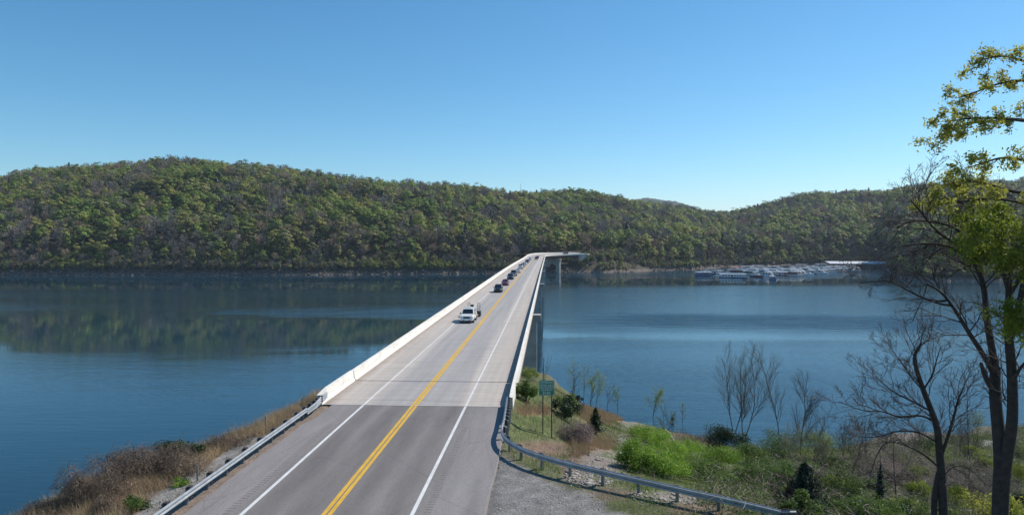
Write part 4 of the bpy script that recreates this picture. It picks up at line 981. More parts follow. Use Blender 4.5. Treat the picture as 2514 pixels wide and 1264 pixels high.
def tubes_np(polys, nsides):
    """polys: list of (points (k,3), radii (k,)) -> quads of all tubes"""
    Vs, Fs, b = [], [], 0
    for (P, r) in polys:
        P = np.asarray(P, float); k = len(P); n = nsides if r[0] > 0.03 else 3
        d = np.gradient(P, axis=0); d /= np.linalg.norm(d, axis=1, keepdims=True) + 1e-9
        ref = np.array([0.3, 0.2, 1.0]) if abs(d[0, 2]) < 0.8 else np.array([1.0, 0.3, 0.1])
        a = np.cross(d, ref); a /= np.linalg.norm(a, axis=1, keepdims=True) + 1e-9; c = np.cross(d, a)
        th = np.arange(n) * 2 * np.pi / n
        ring = P[:, None] + (a[:, None] * np.cos(th)[None, :, None] + c[:, None] * np.sin(th)[None, :, None]) * np.asarray(r)[:, None, None]
        Vs.append(ring.reshape(-1, 3)); i = np.arange(k - 1)[:, None] * n; j = np.arange(n)[None, :]; j2 = (j + 1) % n
        Fs.append(np.stack([i + j, i + j2, i + n + j2, i + n + j], -1).reshape(-1, 4) + b); b += k * n
    return np.concatenate(Vs), np.concatenate(Fs)
def grow(rng, p, d, L, r, level, maxlev, out, tips, kids=5, ang=0.7, wob=0.18, up=0.06, shrink=0.55, tmin=0.25, rmin=0.006):
    n = max(3, int(4 + L * 1.2)) if level < 2 else 4
    P = [np.array(p, float)]; d = np.array(d, float); d /= np.linalg.norm(d); D = [d]
    for i in range(n):
        d = d + rng.normal(size=3) * wob * (0.6 if level == 0 else 1); d[2] += up; d /= np.linalg.norm(d)
        P.append(P[-1] + d * L / n); D.append(d)
    rr = np.linspace(r, max(rmin * .7, r * (0.3 if level < maxlev else 0.4)), n + 1)
    out.append((np.array(P), rr))
    if level >= maxlev: tips.append((P[-1], D[-1])); tips.append((P[n // 2], D[n // 2])); return
    K = int(round(kids * rng.uniform(0.8, 1.25)))
    for j in range(K):
        t = tmin + (1 - tmin) * (j + rng.uniform(0, .9)) / K; i = min(n - 1, int(t * n)); f = t * n - i
        q = P[i] * (1 - f) + P[i + 1] * f; dd = D[i]
        s = rng.normal(size=3); s -= s.dot(dd) * dd; s /= np.linalg.norm(s)
        nd = dd * math.cos(ang) + s * math.sin(ang) * rng.uniform(.75, 1.2)
        grow(rng, q, nd, L * shrink * rng.uniform(.7, 1.2) * (1.15 - .55 * t), max(rmin, rr[i] * .55), level + 1, maxlev, out, tips, kids, ang, wob, up, shrink, tmin, rmin)
    tips.append((P[-1], D[-1]))
LM = {
 'green': leaf_mat('bright_spring_leaves', (0.205, 0.27, 0.062), .22, .42, .012), 'lime': leaf_mat('yellow_green_leaves', (0.305, 0.32, 0.085), .2, .4, .014),
 'olive': leaf_mat('olive_leaves', (0.24, 0.235, 0.085), .25, .35, .016), 'tan': leaf_mat('tan_budding_twigs', (0.27, 0.205, 0.135), .3, .15, .02),
 'grey': leaf_mat('grey_bare_twigs', (0.20, 0.175, 0.155), .3, .0, .02), 'dark': leaf_mat('dark_needles', (0.04, 0.06, 0.028), .3, .1, .01), 'mid': leaf_mat('mid_green_leaves', (0.165, 0.225, 0.065), .25, .4, .014)}
M['far_bark'] = mat('far_bark', (0.115, 0.10, 0.088), 0.9, var=.3)

# ------------------------------------------------------------------ far forest: kinds of hillside tree
def far_tree_mesh(kind, shape, seed):
    rng = np.random.RandomState(seed); H = 15.0
    polys = []; trunk = [(np.array([[0, 0, -2.0], [0, 0, 4.5], [rng.normal() * .3, rng.normal() * .3, 9.5]]), [.22, .17, .08])]
    Vl, Fl = [], []; b = 0
    def addq(V, Fq):
        nonlocal b; Vl.append(V); Fl.append(Fq + b); b += len(V)
    bare = kind in ('grey', 'tan')
    if shape == 'cone':
        n = 420; t = rng.uniform(0, 1, n) ** .8; a = rng.uniform(0, 2 * np.pi, n); r = 2.7 * (1 - t) ** .8 * rng.uniform(.55, 1.0, n)
        P = np.stack([np.cos(a) * r, np.sin(a) * r, 3.0 + t * 13], 1); N = np.stack([np.cos(a), np.sin(a), .5 + 0 * a], 1) + rng.normal(size=(n, 3)) * .5
        addq(*leaf_quads(P, N, rng.uniform(.4, .8, n), rng, .45))
    else:
        nl = 26 if shape == 'round' else 20; rx = 4.2 if shape == 'round' else 3.0; cz, rz_ = (9.6, 4.9) if shape == 'round' else (9.8, 5.8)
        for k in range(nl):
            d = rng.normal(size=3); d /= np.linalg.norm(d); d[2] = abs(d[2]) * 1.0 if rng.rand() < .72 else -abs(d[2]) * .8
            f = rng.uniform(.55, 1.0); c = np.array([d[0] * rx * f, d[1] * rx * f, cz + d[2] * rz_ * f])
            rl = rng.uniform(.9, 1.6) * (.85 if bare else 1.0); n = 16 if bare else 25
            q = rng.normal(size=(n, 3)); q /= np.linalg.norm(q, axis=1, keepdims=True); q[:, 2] = np.abs(q[:, 2]) * .9 - .15
            P = c + q * rl * rng.uniform(.6, 1.05, (n, 1)); N = q * .7 + rng.normal(size=(n, 3)) * .38 + d * .7 + np.array([0, 0, .6])
            if bare:   # fine upright twigs
                V = []; hh = rng.uniform(.7, 1.5, n); ww = rng.uniform(.05, .10, n); dr = d * .7 + np.array([0, 0, 1.0]) + rng.normal(size=(n, 3)) * .35; dr /= np.linalg.norm(dr, axis=1, keepdims=True)
                s = np.cross(dr, rng.normal(size=(n, 3))); s /= np.linalg.norm(s, axis=1, keepdims=True)
                V = np.stack([P - s * ww[:, None], P + s * ww[:, None], P + dr * hh[:, None] + s * ww[:, None] * .4, P + dr * hh[:, None] - s * ww[:, None] * .4], 1).reshape(-1, 3)
                addq(V, np.arange(4 * n).reshape(-1, 4))
                if kind == 'tan': addq(*leaf_quads(P[:7], N[:7], rng.uniform(.25, .5, 7), rng, .6))
                else: addq(*leaf_quads(P[:3], N[:3], rng.uniform(.2, .35, 3), rng, .5))
            else: addq(*leaf_quads(P, N, rng.uniform(.32, .58, n), rng, .62))
            polys.append((np.array([[0, 0, rng.uniform(4, 8)], c * np.array([.45, .45, .9]), c]), [.09, .055, .03]))
    Vt, Ft = tubes_np(trunk, 5); Vb, Fb = (tubes_np(polys, 3) if polys else (np.zeros((0, 3)), np.zeros((0, 4), int)))
    VL = np.concatenate(Vl); FL = np.concatenate(Fl)
    V = np.concatenate([Vt, Vb, VL]); Fq = np.concatenate([Ft, Fb + len(Vt), FL + len(Vt) + len(Vb)])
    mi = np.concatenate([np.zeros(len(Ft) + len(Fb)), np.ones(len(FL))])
    return np_mesh('hillside_tree_' + kind, V, Fq, [M['far_bark'], LM[kind]], mi=mi)
KINDS = []   # (kind, mesh)
for kind, shapes in (('green', ('round', 'tall')), ('lime', ('round', 'round')), ('olive', ('round', 'tall')), ('tan', ('round', 'tall')), ('grey', ('round', 'tall')), ('dark', ('round', 'cone')), ('mid', ('round', 'tall'))):
    for i, s_ in enumerate(shapes): KINDS.append((kind, far_tree_mesh(kind, s_, 10 + len(KINDS))))
def forest():
    rng = np.random.RandomState(12); step = 7.5
    pts = []
    gx = np.arange(-1000, 1500, step); gy = np.arange(380, 1520, step)
    X, Y = np.meshgrid(gx, gy, indexing='ij'); X = X + rng.uniform(-.48, .48, X.shape) * step; Y = Y + rng.uniform(-.48, .48, Y.shape) * step
    X = X.ravel(); Y = Y.ravel(); u, dep = to_ud(X, Y)
    n2 = 9000; u2 = rng.uniform(-330, 2800, n2); D2 = shoreD(u2); d2 = D2 + 3.5 + rng.uniform(0, 1, n2) ** 1.4 * 34; X2, Y2 = to_world(u2, d2)   # undergrowth behind the bank
    n3 = 420; pk = rng.randint(-3, len(LIFT), n3); L0 = np.array([LIFT[max(0, k)] for k in pk]); r3 = rng.uniform(6.5, 30, n3); a3 = rng.uniform(0, 2 * math.pi, n3); X3 = L0[:, 0] + np.cos(a3) * r3; Y3 = L0[:, 1] + np.sin(a3) * r3   # scrub on the embankment
    emb = np.concatenate([np.zeros(len(X) + n2, bool), np.ones(n3, bool)]); under = np.concatenate([np.zeros(len(X), bool), np.ones(n2 + n3, bool)]); X = np.concatenate([X, X2, X3]); Y = np.concatenate([Y, Y2, Y3]); u, dep = to_ud(X, Y)
    D = shoreD(u); Rr = ridgeD(u)
    ok = (dep > D + np.where(emb, -30, np.where(under, 3.2, 6.0))) & (dep < Rr + 35) & (u > -330) & (u < 2900)
    # nothing grows on the far road; a thinner wood beyond reach of the frame edge
    ok &= ~((X > -19) & (X < 80) & (Y > 480) & (Y < 512 + 48 * 1.0) & (Y > 520 - 2 - 0) & (X < 28))
    bd = np.full(X.shape, 1e9)
    for s in PATH[NB - 26:NB + 6]: bd = np.minimum(bd, np.hypot(X - s[0], Y - s[1]))
    zz = lift(X, Y, hill_z(u, dep)); ok &= zz > 1.2; dl = np.min([np.hypot(X - q[0], Y - q[1]) for q in LIFT], axis=0)
    ok &= (bd > 9.0) & (dl > 6.0)
    X, Y, u, dep, D, Rr, bd, under = X[ok], Y[ok], u[ok], dep[ok], D[ok], Rr[ok], bd[ok], under[ok]
    nz = fbm(X, Y, 130.0, 4, 3.1) * 14.0; Z = lift(X, Y, hill_z(u, dep, nz)) - .3
    edge = np.clip((dep - D) / 30, 0.5, 1.0); sc = rng.uniform(.95, 1.75, len(X)) * edge
    sc = np.where(under, rng.uniform(.22, .5, len(X)), sc); sc = np.where(bd < 26, np.minimum(sc, .45), sc); Z = np.where(under, Z - sc * 3.2, Z)
    a = fbm(X, Y, 55.0, 3, 9.0); c = fbm(X, Y, 24.0, 2, 4.0); w = rng.rand(len(X))
    v = a * .9 + c * .5
    kind = np.full(len(X), 8)
    # shares vary over the slope with soil and aspect
    pg = np.clip(.20 + v * .6, .03, .6); pl = np.clip(.15 + v * .34, .02, .4); po = .17; pm_ = .15; pt_ = .13; pd = np.clip(.045 - a * .12, .015, .12)
    low = np.clip(1 - (dep - D) / 60, 0, 1); pg = pg * (1 - .45 * low); pl = pl * (1 - .2 * low)
    cum = np.zeros(len(X)); out = np.full(len(X), -1)
    for pr, ki in ((pg, 0), (pl, 2), (po + 0 * v, 4), (pm_ + 0 * v, 12), (pt_ + 0 * v, 6), (pd, 10)):
        hit = (w >= cum) & (w < cum + pr); out[hit] = ki; cum = cum + pr
    out[out < 0] = 8
    out = out + (rng.rand(len(X)) < .42)
    rz = rng.uniform(0, 2 * math.pi, len(X))
    # the trees that show largest become individuals: front of the wood, on the slopes in view
    px, py, dd = proj(X, Y, Z)
    front = np.where((px > 5) & (px < 2200) & (dep - D < 62), sc * 700.0 / dd, 0) * np.where(sc > .6, 1, .5) * np.where(under, .02, 1)
    idx = np.argsort(-front)[:300]; isind = np.zeros(len(X), bool); isind[idx] = True
    words = {'green': 'bright green leafy', 'lime': 'yellow-green leafy', 'olive': 'olive-green', 'tan': 'tan budding', 'grey': 'bare grey', 'dark': 'dark evergreen', 'mid': 'deep green leafy'}
    def zone(p):
        for lim, wd in ((240, 'in the front rows, far left of the wooded shore'), (560, 'in the front rows below and left of the summit'), (900, 'in the front rows below the slope right of the summit'), (1300, 'in the front rows just left of the far bridge end'), (1700, 'on the shore between far bridge end and marina'), (1950, 'behind the left half of the marina'), (9999, 'behind the right half of the marina')):
            if p < lim: return wd
    for i in np.sort(idx):
        k, me = KINDS[out[i]]; o = link('hillside_tree', me, None, (X[i], Y[i], Z[i]), rz[i]); s = sc[i]; o.scale = (s, s, s)
        lab = f'{words[k]} tree {zone(px[i])}'
        setp(o, lab, 'tree', f'{words[k]} trees {zone(px[i])}')
    # the rest: one wood
    r = ~isind; n = int(r.sum())
    me = bpy.data.meshes.new('far_forest'); me.vertices.add(n)
    me.vertices.foreach_set('co', np.stack([X[r], Y[r], Z[r]], 1).astype(np.float32).ravel())
    for nm, ty, vals in (('kind_index', 'INT', out[r].astype(np.int32)), ('tree_scale', 'FLOAT', sc[r].astype(np.float32)), ('tree_turn', 'FLOAT', rz[r].astype(np.float32))):
        at = me.attributes.new(nm, ty, 'POINT'); at.data.foreach_set('value', vals)
    o = link('far_forest', me); setp(o, 'dense spring woodland of mixed greens and bare grey trees covering the hills', 'forest', None, 'stuff')
    kc = bpy.data.collections.new('tree_kinds')
    for i, (k, m_) in enumerate(KINDS):
        q = bpy.data.objects.new(f'kind_{i:02d}', m_); kc.objects.link(q)
    ng = bpy.data.node_groups.new('plant_trees', 'GeometryNodeTree')
    ng.interface.new_socket('Geometry', in_out='INPUT', socket_type='NodeSocketGeometry'); ng.interface.new_socket('Geometry', in_out='OUTPUT', socket_type='NodeSocketGeometry')
    N = ng.nodes; Lk = ng.links
    gi = N.new('NodeGroupInput'); go = N.new('NodeGroupOutput'); mp = N.new('GeometryNodeMeshToPoints'); ip = N.new('GeometryNodeInstanceOnPoints'); ci = N.new('GeometryNodeCollectionInfo')
    ci.inputs['Collection'].default_value = kc; ci.inputs['Separate Children'].default_value = True; ci.inputs['Reset Children'].default_value = True
    def attr(nm, ty):
        a_ = N.new('GeometryNodeInputNamedAttribute'); a_.data_type = ty; a_.inputs['Name'].default_value = nm; return a_.outputs['Attribute']
    ip.inputs['Pick Instance'].default_value = True
    Lk.new(gi.outputs[0], mp.inputs[0]); Lk.new(mp.outputs[0], ip.inputs['Points']); Lk.new(ci.outputs[0], ip.inputs['Instance'])
    Lk.new(attr('kind_index', 'INT'), ip.inputs['Instance Index']); Lk.new(attr('tree_scale', 'FLOAT'), ip.inputs['Scale'])
    cx = N.new('ShaderNodeCombineXYZ'); Lk.new(attr('tree_turn', 'FLOAT'), cx.inputs[2]); Lk.new(cx.outputs[0], ip.inputs['Rotation'])
    Lk.new(ip.outputs[0], go.inputs[0])
    md = o.modifiers.new('plant_trees', 'NODES'); md.node_group = ng
    print('FOREST', n)
forest()

# rocks and driftwood along the far shore
def far_rocks():
    rng = np.random.RandomState(4); n = 5200; u = rng.uniform(-300, 2160, n); D = shoreD(u); dep = D + rng.uniform(-.5, 6.5, n) ; X, Y = to_world(u, dep); Z = hill_z(u, dep) 
    s = rng.gamma(2.0, .15, n)[:, None, None] + .10; cube = np.array([[x, y, z] for z in (-1, 1) for (x, y) in ((-1, -1), (1, -1), (1, 1), (-1, 1))], float)
    V = cube[None] * rng.uniform(.5, 1.2, (n, 1, 3)) * np.array([1.5, 1, .6]) + rng.normal(size=(n, 8, 3)) * .18
    a = rng.uniform(0, 6.28, n); ca, sa = np.cos(a)[:, None], np.sin(a)[:, None]
    V = np.stack([V[..., 0] * ca - V[..., 1] * sa, V[..., 0] * sa + V[..., 1] * ca, V[..., 2]], -1) * s + np.stack([X, Y, Z], -1)[:, None, :]
    f = np.array([(3, 2, 1, 0), (4, 5, 6, 7), (0, 1, 5, 4), (1, 2, 6, 5), (2, 3, 7, 6), (3, 0, 4, 7)])
    Fq = (np.arange(n)[:, None, None] * 8 + f[None]).reshape(-1, 4)
    rm = mat('shore_rock', (0.165, 0.135, 0.115), .95, var=.4, scale=.25)
    o = link('shore_rocks', np_mesh('shore_rocks', V.reshape(-1, 3), Fq, rm)); setp(o, 'broken rocks along the waterline of the far shore', 'rocks', None, 'stuff')
    polys = []
    for k in range(60):
        uu = rng.uniform(1380, 1700); d_ = float(shoreD(uu)) + rng.uniform(1, 9); x, y = to_world(uu, d_); z = float(hill_z(np.array(uu), np.array(d_))) + .35; a = rng.uniform(-.5, .5); L = rng.uniform(2, 7)
        polys.append((np.array([[x, y, z], [x + L * .5, y + a, z + rng.uniform(0, .5)], [x + L, y + a * 2, z + rng.uniform(0, .8)]]), [.22, .18, .10]))
    V, Fq = tubes_np(polys, 5); o = link('driftwood', np_mesh('driftwood', V, Fq, M['log'])); setp(o, 'pale driftwood logs washed up along the shore beside the bridge end', 'driftwood', None, 'stuff')
far_rocks()
# mast on the ridge
x, y = to_world(1278, 1060.0); zt = 27.5 + (587 - 450) * 1060 / F
mb = MB(); mb.tube((x, y, zt - 45), (x, y, zt), .35, .15, 5)
setp(mb.build('radio_mast', M['dark_metal']), 'thin grey radio mast standing on the ridge above the far bridge end', 'mast')
# houses glimpsed in the trees
for (u, yy, dp, lab) in ((1607, 633, 720, 'small white-roofed house half hidden in trees above the right shore'), (1506, 613, 745, 'tiny house roof glimpsed in the woods right of the bridge end')):
    x, y = to_world(u, dp); z = 27.5 - (yy - 587) * dp / F; t = empty('house', (x, y, z), .2, lab, 'house')
    mb = MB(); mb.box(-4.5, 4.5, -3, 3, -9, 1.2); mb.build('wall', B['dirty'], t)
    mb = MB(); mb.add([(-5, -3.4, 1.2), (5, -3.4, 1.2), (5, 3.4, 1.2), (-5, 3.4, 1.2), (-5, 0, 2.9), (5, 0, 2.9)], [(0, 1, 5, 4), (2, 3, 4, 5), (1, 2, 5), (3, 0, 4), (3, 2, 1, 0)]); mb.build('roof', B['white'], t)
    for xx in (-3, 1.5): mb = MB(); mb.box(xx, xx + 1.4, -3.05, -2.99, -1.2, .2); mb.build('window', M['glass'], t)
# ------------------------------------------------------------------ near plants
NM = {
 'grass': leaf_mat('green_grass', (0.115, 0.165, 0.035), .35, .35, .0, .6), 'dry': leaf_mat('dry_orange_grass', (0.37, 0.275, 0.165), .3, .3, .0, .5), 'straw': leaf_mat('straw', (0.30, 0.235, 0.15), .3, .25, .0, .5),
 'weed': leaf_mat('reddish_weeds', (0.20, 0.15, 0.11), .3, .15, .0, .7), 'lush': leaf_mat('lush_ground_vine', (0.19, 0.30, 0.035), .3, .4, .0, .7), 'shrub': leaf_mat('shrub_leaves', (0.10, 0.155, 0.03), .35, .4, .01, .8),
 'cedar': leaf_mat('cedar_needles', (0.035, 0.058, 0.02), .3, .1, .0, 1.2), 'dcedar': leaf_mat('dark_cedar_needles', (0.018, 0.032, 0.018), .3, .1, .0, 1.2), 'oak': leaf_mat('new_oak_leaves', (0.40, 0.40, 0.075), .3, .6, .0, .9),
 'oakg': leaf_mat('green_oak_leaves', (0.20, 0.25, 0.03), .35, .5, .0, .7), 'bud': leaf_mat('pale_green_buds', (0.22, 0.27, 0.07), .3, .4, .0, .9), 'vine': leaf_mat('dead_vine', (0.155, 0.115, 0.085), .35, .0, .0, 1.0), 'mauve': leaf_mat('mauve_bramble', (0.22, 0.165, 0.15), .25, .0, .0, 1.0)}
def gpt(x, y, dz=0.0): return np.array([x, y, float(near_zn(x, y)) + dz])
def near_plant(name, parts, loc, label, cat, group=None, lm='green'):
    """parts: list of (name, mesh)"""
    t = empty(name, loc, 0, label, cat, group)
    for nm, me in parts: link(nm, me, t)
    return t
def wood_mesh(out, m, n=6): V, Fq = tubes_np(out, n); return np_mesh('wood', V, Fq, m, True)
def tip_leaves(tips, rng, per, spread, size, m, aspect=.6, upb=.4):
    P = np.array([p for p, d in tips]); P = np.repeat(P, per, 0) + rng.normal(size=(len(P) * per, 3)) * spread
    N = rng.normal(size=P.shape); N[:, 2] += upb
    V, Fq = leaf_quads(P, N, rng.uniform(.6, 1.3, len(P)) * size, rng, aspect); return np_mesh('leaves', V, Fq, m)
def sapling(px, py, top, label, seed, lean=0.0, kids=7, lev=2, ang=.55, leaf=None, per=3, m='twig', spread=.09, lsize=.05, r=None, name='sapling', stems=1, group=None, shrink=.5, zsink=0.0):
    rng = np.random.RandomState(seed); g = ground_at(px, py); s = F / (HY.x * g.x + HY.y * g.y); H = (py - top) / s
    out, tips = [], []; r = r or H * .011 + .015
    for k in range(stems):
        off = rng.normal(size=2) * .12 * (k > 0)
        grow(rng, (off[0], off[1], -.3), (lean + rng.normal() * .05 + (.25 * rng.normal() if stems > 1 else 0), rng.normal() * .1, 1), H * (1.0 if k == 0 else rng.uniform(.6, .95)), r, 0, lev, out, tips, kids, ang, .10, .07, shrink, .22, .008)
    parts = [('branches', wood_mesh(out, M[m]))]
    if leaf: parts.append(('leaves', tip_leaves(tips, rng, per, spread, lsize, NM[leaf])))
    return near_plant(name, parts, g, label, 'tree' if name != 'shrub' else 'shrub', group)
def shrub(px, py, w, h, label, seed, leaf='shrub', lobes=9, n=1600, size=.07, twig=True, name='shrub', cat='shrub', conical=False, flat=.9, wood='twig', aspect=.5):
    """w,h in photo pixels at its foot"""
    rng = np.random.RandomState(seed); g = ground_at(px, py); s = F / (HY.x * g.x + HY.y * g.y); W = w / s / 2; H = h / s; n = int(n * (1.8 if not conical else 1.4))
    out, tips = [], []
    if conical:
        t = rng.uniform(0, 1, n) ** 1.1; a = rng.uniform(0, 2 * np.pi, n); k = 5 + rng.randint(3)
        rr = W * (1 - t) ** .75 * (.66 + .3 * np.sin(a * k + t * 9) + .22 * np.sin(a * 2 + t * 23 + seed)) * rng.uniform(.4, 1.1, n)
        P = np.stack([np.cos(a) * rr, np.sin(a) * rr, .1 + t * H * (1 - .05 * rng.rand(n))], 1); N = np.stack([np.cos(a), np.sin(a), .3 + 0 * a], 1) + rng.normal(size=(n, 3)) * .7
        out.append((np.array([[0, 0, -.3], [0, 0, H * .95]]), [.06, .015]))
        V, Fq = leaf_quads(P, N, rng.uniform(.6, 1.4, n) * size, rng, aspect)
    else:
        C = []; 
        for k in range(lobes):
            a = rng.uniform(0, 6.28); q = rng.uniform(0, .75) ** .7; C.append((math.cos(a) * W * q, math.sin(a) * W * q * flat, H * (.25 + .55 * rng.rand() * (1 - q * .6)), W * rng.uniform(.25, .42)))
        P, N = [], []
        for (x, y, z, r_) in C:
            m_ = n // lobes; d = rng.normal(size=(m_, 3)); d /= np.linalg.norm(d, axis=1, keepdims=True); rad = r_ * rng.uniform(.35, 1.12, (m_, 1))
            P.append(np.array([x, y, z]) + d * rad * np.array([1, 1, min(1.2, H / W * .8)])); N.append(d + rng.normal(size=(m_, 3)) * .7)
            out.append((np.array([[x * .2, y * .2, -.2], [x * .6, y * .6, z * .6], [x, y, z + r_ * .5]]), [.03, .02, .008]))
        P = np.concatenate(P); N = np.concatenate(N); P[:, 2] = np.abs(P[:, 2])
        V, Fq = leaf_quads(P, N, rng.uniform(.6, 1.4, len(P)) * size, rng, aspect)
    return near_plant(name, [('leaves', np_mesh('leaves', V, Fq, NM[leaf])), ('stems', wood_mesh(out, M[wood], 4))], g, label, cat)
def bramble(px, py, w, h, label, seed, m='vine', n=700, name='bramble', spires=0, thick=.008, droop=1.0, cat='shrub', Lf=.5):
    """tangle of arching dead stems over a mound"""
    rng = np.random.RandomState(seed); g = ground_at(px, py); s = F / (HY.x * g.x + HY.y * g.y); W = w / s / 2; H = h / s; polys = []
    lob = [(rng.uniform(-.7, .7) * W, rng.uniform(-.6, .6) * W * .6, rng.uniform(.55, 1.0) * H, rng.uniform(.3, .5) * W) for _ in range(7)]
    if spires: lob = [((k / (spires - 1 + 1e-6) - .5) * 1.5 * W if spires > 1 else 0, 0, H, W * .55 / max(1, spires) + .15) for k in range(spires)] + lob[:3]
    for k in range(n):
        cx_, cy_, hz, r_ = lob[rng.randint(len(lob))]; a = rng.uniform(0, 6.28); q = rng.uniform(0, 1) ** .5
        x = cx_ + math.cos(a) * r_ * q; y = cy_ + math.sin(a) * r_ * q; z = hz * math.sqrt(max(.02, 1 - q * q * .9)) * rng.uniform(.75, 1.05)
        d = rng.normal(size=3) * .6 + np.array([math.cos(a), math.sin(a), .25]); L = rng.uniform(.35, 1.0) * max(W, .6) * Lf; P = [np.array([x, y, z])]
        for i in range(4):
            d = d / np.linalg.norm(d); P.append(P[-1] + d * L / 4); d = d + np.array([0, 0, -.45 * droop]) + rng.normal(size=3) * .25
        P = np.array(P); P[:, 2] = np.maximum(P[:, 2], .02); polys.append((P, np.linspace(thick, thick * .5, 5)))
    for (cx_, cy_, hz, r_) in lob: polys.append((np.array([[cx_ * .7, cy_ * .7, -.3], [cx_, cy_, hz]]), [.035, .02]))
    core = []
    V, Fq = tubes_np(polys, 3); nq = n * 2; li = rng.randint(len(lob), size=nq); LB = np.array(lob)[li]; d = rng.normal(size=(nq, 3)); d /= np.linalg.norm(d, axis=1, keepdims=True); d[:, 2] = abs(d[:, 2])
    P = np.stack([LB[:, 0] + d[:, 0] * LB[:, 3] * .9, LB[:, 1] + d[:, 1] * LB[:, 3] * .9, d[:, 2] * LB[:, 2] * rng.uniform(.4, .95, nq)], 1)
    V2, F2 = leaf_quads(P, d + rng.normal(size=(nq, 3)) * .6, rng.uniform(.03, .08, nq), rng, .4)
    return near_plant(name, [('stems', np_mesh('stems', V, Fq, NM[m])), ('leaves', np_mesh('leaves', V2, F2, NM[m]))], g, label, cat)

# left bank
bramble(345, 1175, 250, 110, 'wide mound of dead brown vines on the left bank above the water', 1, n=1500, Lf=.42)
bramble(215, 1235, 130, 95, 'dead vine tangle with two pointed spires at the left end of the bank', 2, n=900, spires=2, Lf=.5)
bramble(130, 1262, 130, 45, 'low dead vine clump in the bottom left corner of the bank', 3, n=500)
bramble(270, 1262, 90, 50, 'dark vine hump below the spired tangle near the bottom of the frame', 31, n=500)
shrub(425, 1135, 110, 62, 'dark green feathery shrub beside the dead vine mound', 4, 'cedar', n=2600, size=.055)
shrub(385, 1160, 70, 45, 'smaller green shrub growing against the front of the vine mound', 5, 'cedar', n=1400, size=.05)
shrub(478, 1125, 55, 42, 'small rounded green shrub at the water side, right of the feathery one', 6, 'cedar', n=1200, size=.05)
bramble(450, 1165, 130, 55, 'reddish brown brush below the green shrubs on the left bank', 7, 'weed', n=600, droop=.5)
bramble(560, 1100, 120, 32, 'low reddish brush nearer the guardrail on the left bank', 71, 'weed', n=450, droop=.4)
bramble(290, 1225, 150, 45, 'reddish brush in front of the dead vine mound', 72, 'weed', n=600, droop=.4)
shrub(330, 1258, 70, 48, 'bright green weedy bush beside the lower end of the left guardrail', 8, 'shrub', n=900, size=.045)
shrub(438, 1195, 60, 22, 'low green weeds beside the guardrail posts', 81, 'lush', n=500, size=.04)
sapling(743, 1005, 968, 'thin green weed stalk rising behind the end of the left parapet', 9, lev=1, leaf='shrub', kids=6, name='weed_plant', lsize=.04)
for k, (px, py, tp, w) in enumerate([(485, 1182, 1142, 'near the gravel patch'), (652, 1062, 1020, 'close to the bridge end')]):
    g = ground_at(px, py); s = F / g.y; mb = MB(); mb.box(-.035, .035, -.035, .035, -.4, (py - tp) / s)
    setp(mb.build('marker_post', M['post_steel']), 'thin grey wooden marker post behind the left guardrail ' + w, 'post', 'marker posts behind the left guardrail').location = g

# right bank: around the bridge end and the sign
shrub(1292, 985, 62, 60, 'leafy green bush between the bridge end and the sign', 20, 'shrub', n=2600, size=.07, lobes=10)
shrub(1300, 935, 60, 42, 'yellow-green bush at the foot of the first bridge pier', 21, 'bud', n=1700, size=.09)
shrub(1385, 1025, 85, 60, 'dark green bush with sprouting stems behind the sign', 22, 'mid' if 0 else 'cedar', n=2200, size=.075)
shrub(1395, 1010, 60, 62, 'lighter leafy bush just behind the sign bush', 23, 'shrub', n=900, size=.07)
shrub(1462, 1062, 50, 60, 'small dark conical cedar on the grassy bank right of the sign', 24, 'cedar', n=3200, size=.07, conical=True, name='cedar_tree', cat='tree')
shrub(1423, 985, 28, 20, 'little round dark bush near the shore behind the sign', 25, 'dcedar', n=600, size=.09)
bramble(1405, 1085, 95, 52, 'mauve-grey bramble patch between the sign and the cedar', 26, 'mauve', n=1300, droop=.8, thick=.007)
sapling(1332, 990, 868, 'bare sapling with upswept branches rising behind the green sign', 27, ang=.5, kids=6, lev=1, leaf='vine', per=4, lsize=.05, shrink=.6)
sapling(1395, 1000, 905, 'bare branched sapling right of the sign top', 28, lean=.35, ang=.5, kids=6, lev=2)
for k, (px, py, tp, lf, lab) in enumerate([(1412, 980, 905, 'bud', 'slender budding sapling on the shore, leftmost of the waterside row'), (1432, 982, 900, 'bud', 'slender budding sapling second from the left by the water'), (1447, 990, 915, 'bud', 'twin-stemmed pale green sapling in the middle of the waterside row'), (1463, 992, 925, 'bud', 'pale green sapling right of the twin-stemmed one'),
                                            (1488, 1000, 942, None, 'leaning bare sapling near the right end of the waterside row'), (1518, 1003, 950, 'bud', 'short pale green sapling at the right end of the waterside row')]):
    sapling(px, py, tp, lab, 40 + k, kids=8, leaf=lf, per=3, spread=.16, lsize=.07, stems=2 if k == 2 else 1, lean=.3 if k == 4 else 0, r=.045)
sapling(1602, 1023, 955, 'young pale green tree standing alone at the water beyond the gravel path', 50, kids=10, leaf='bud', per=5, spread=.15, lsize=.07, r=.05, name='young_tree')
sapling(1675, 1035, 988, 'small thin sapling on the shore near the dark post box', 51, kids=7, leaf='bud', per=2, spread=.1, lsize=.05, r=.035)
sapling(1633, 1068, 1000, 'twiggy sapling cluster beside the end of the log', 52, kids=8, stems=4, r=.03, leaf='bud', per=1, lsize=.04)
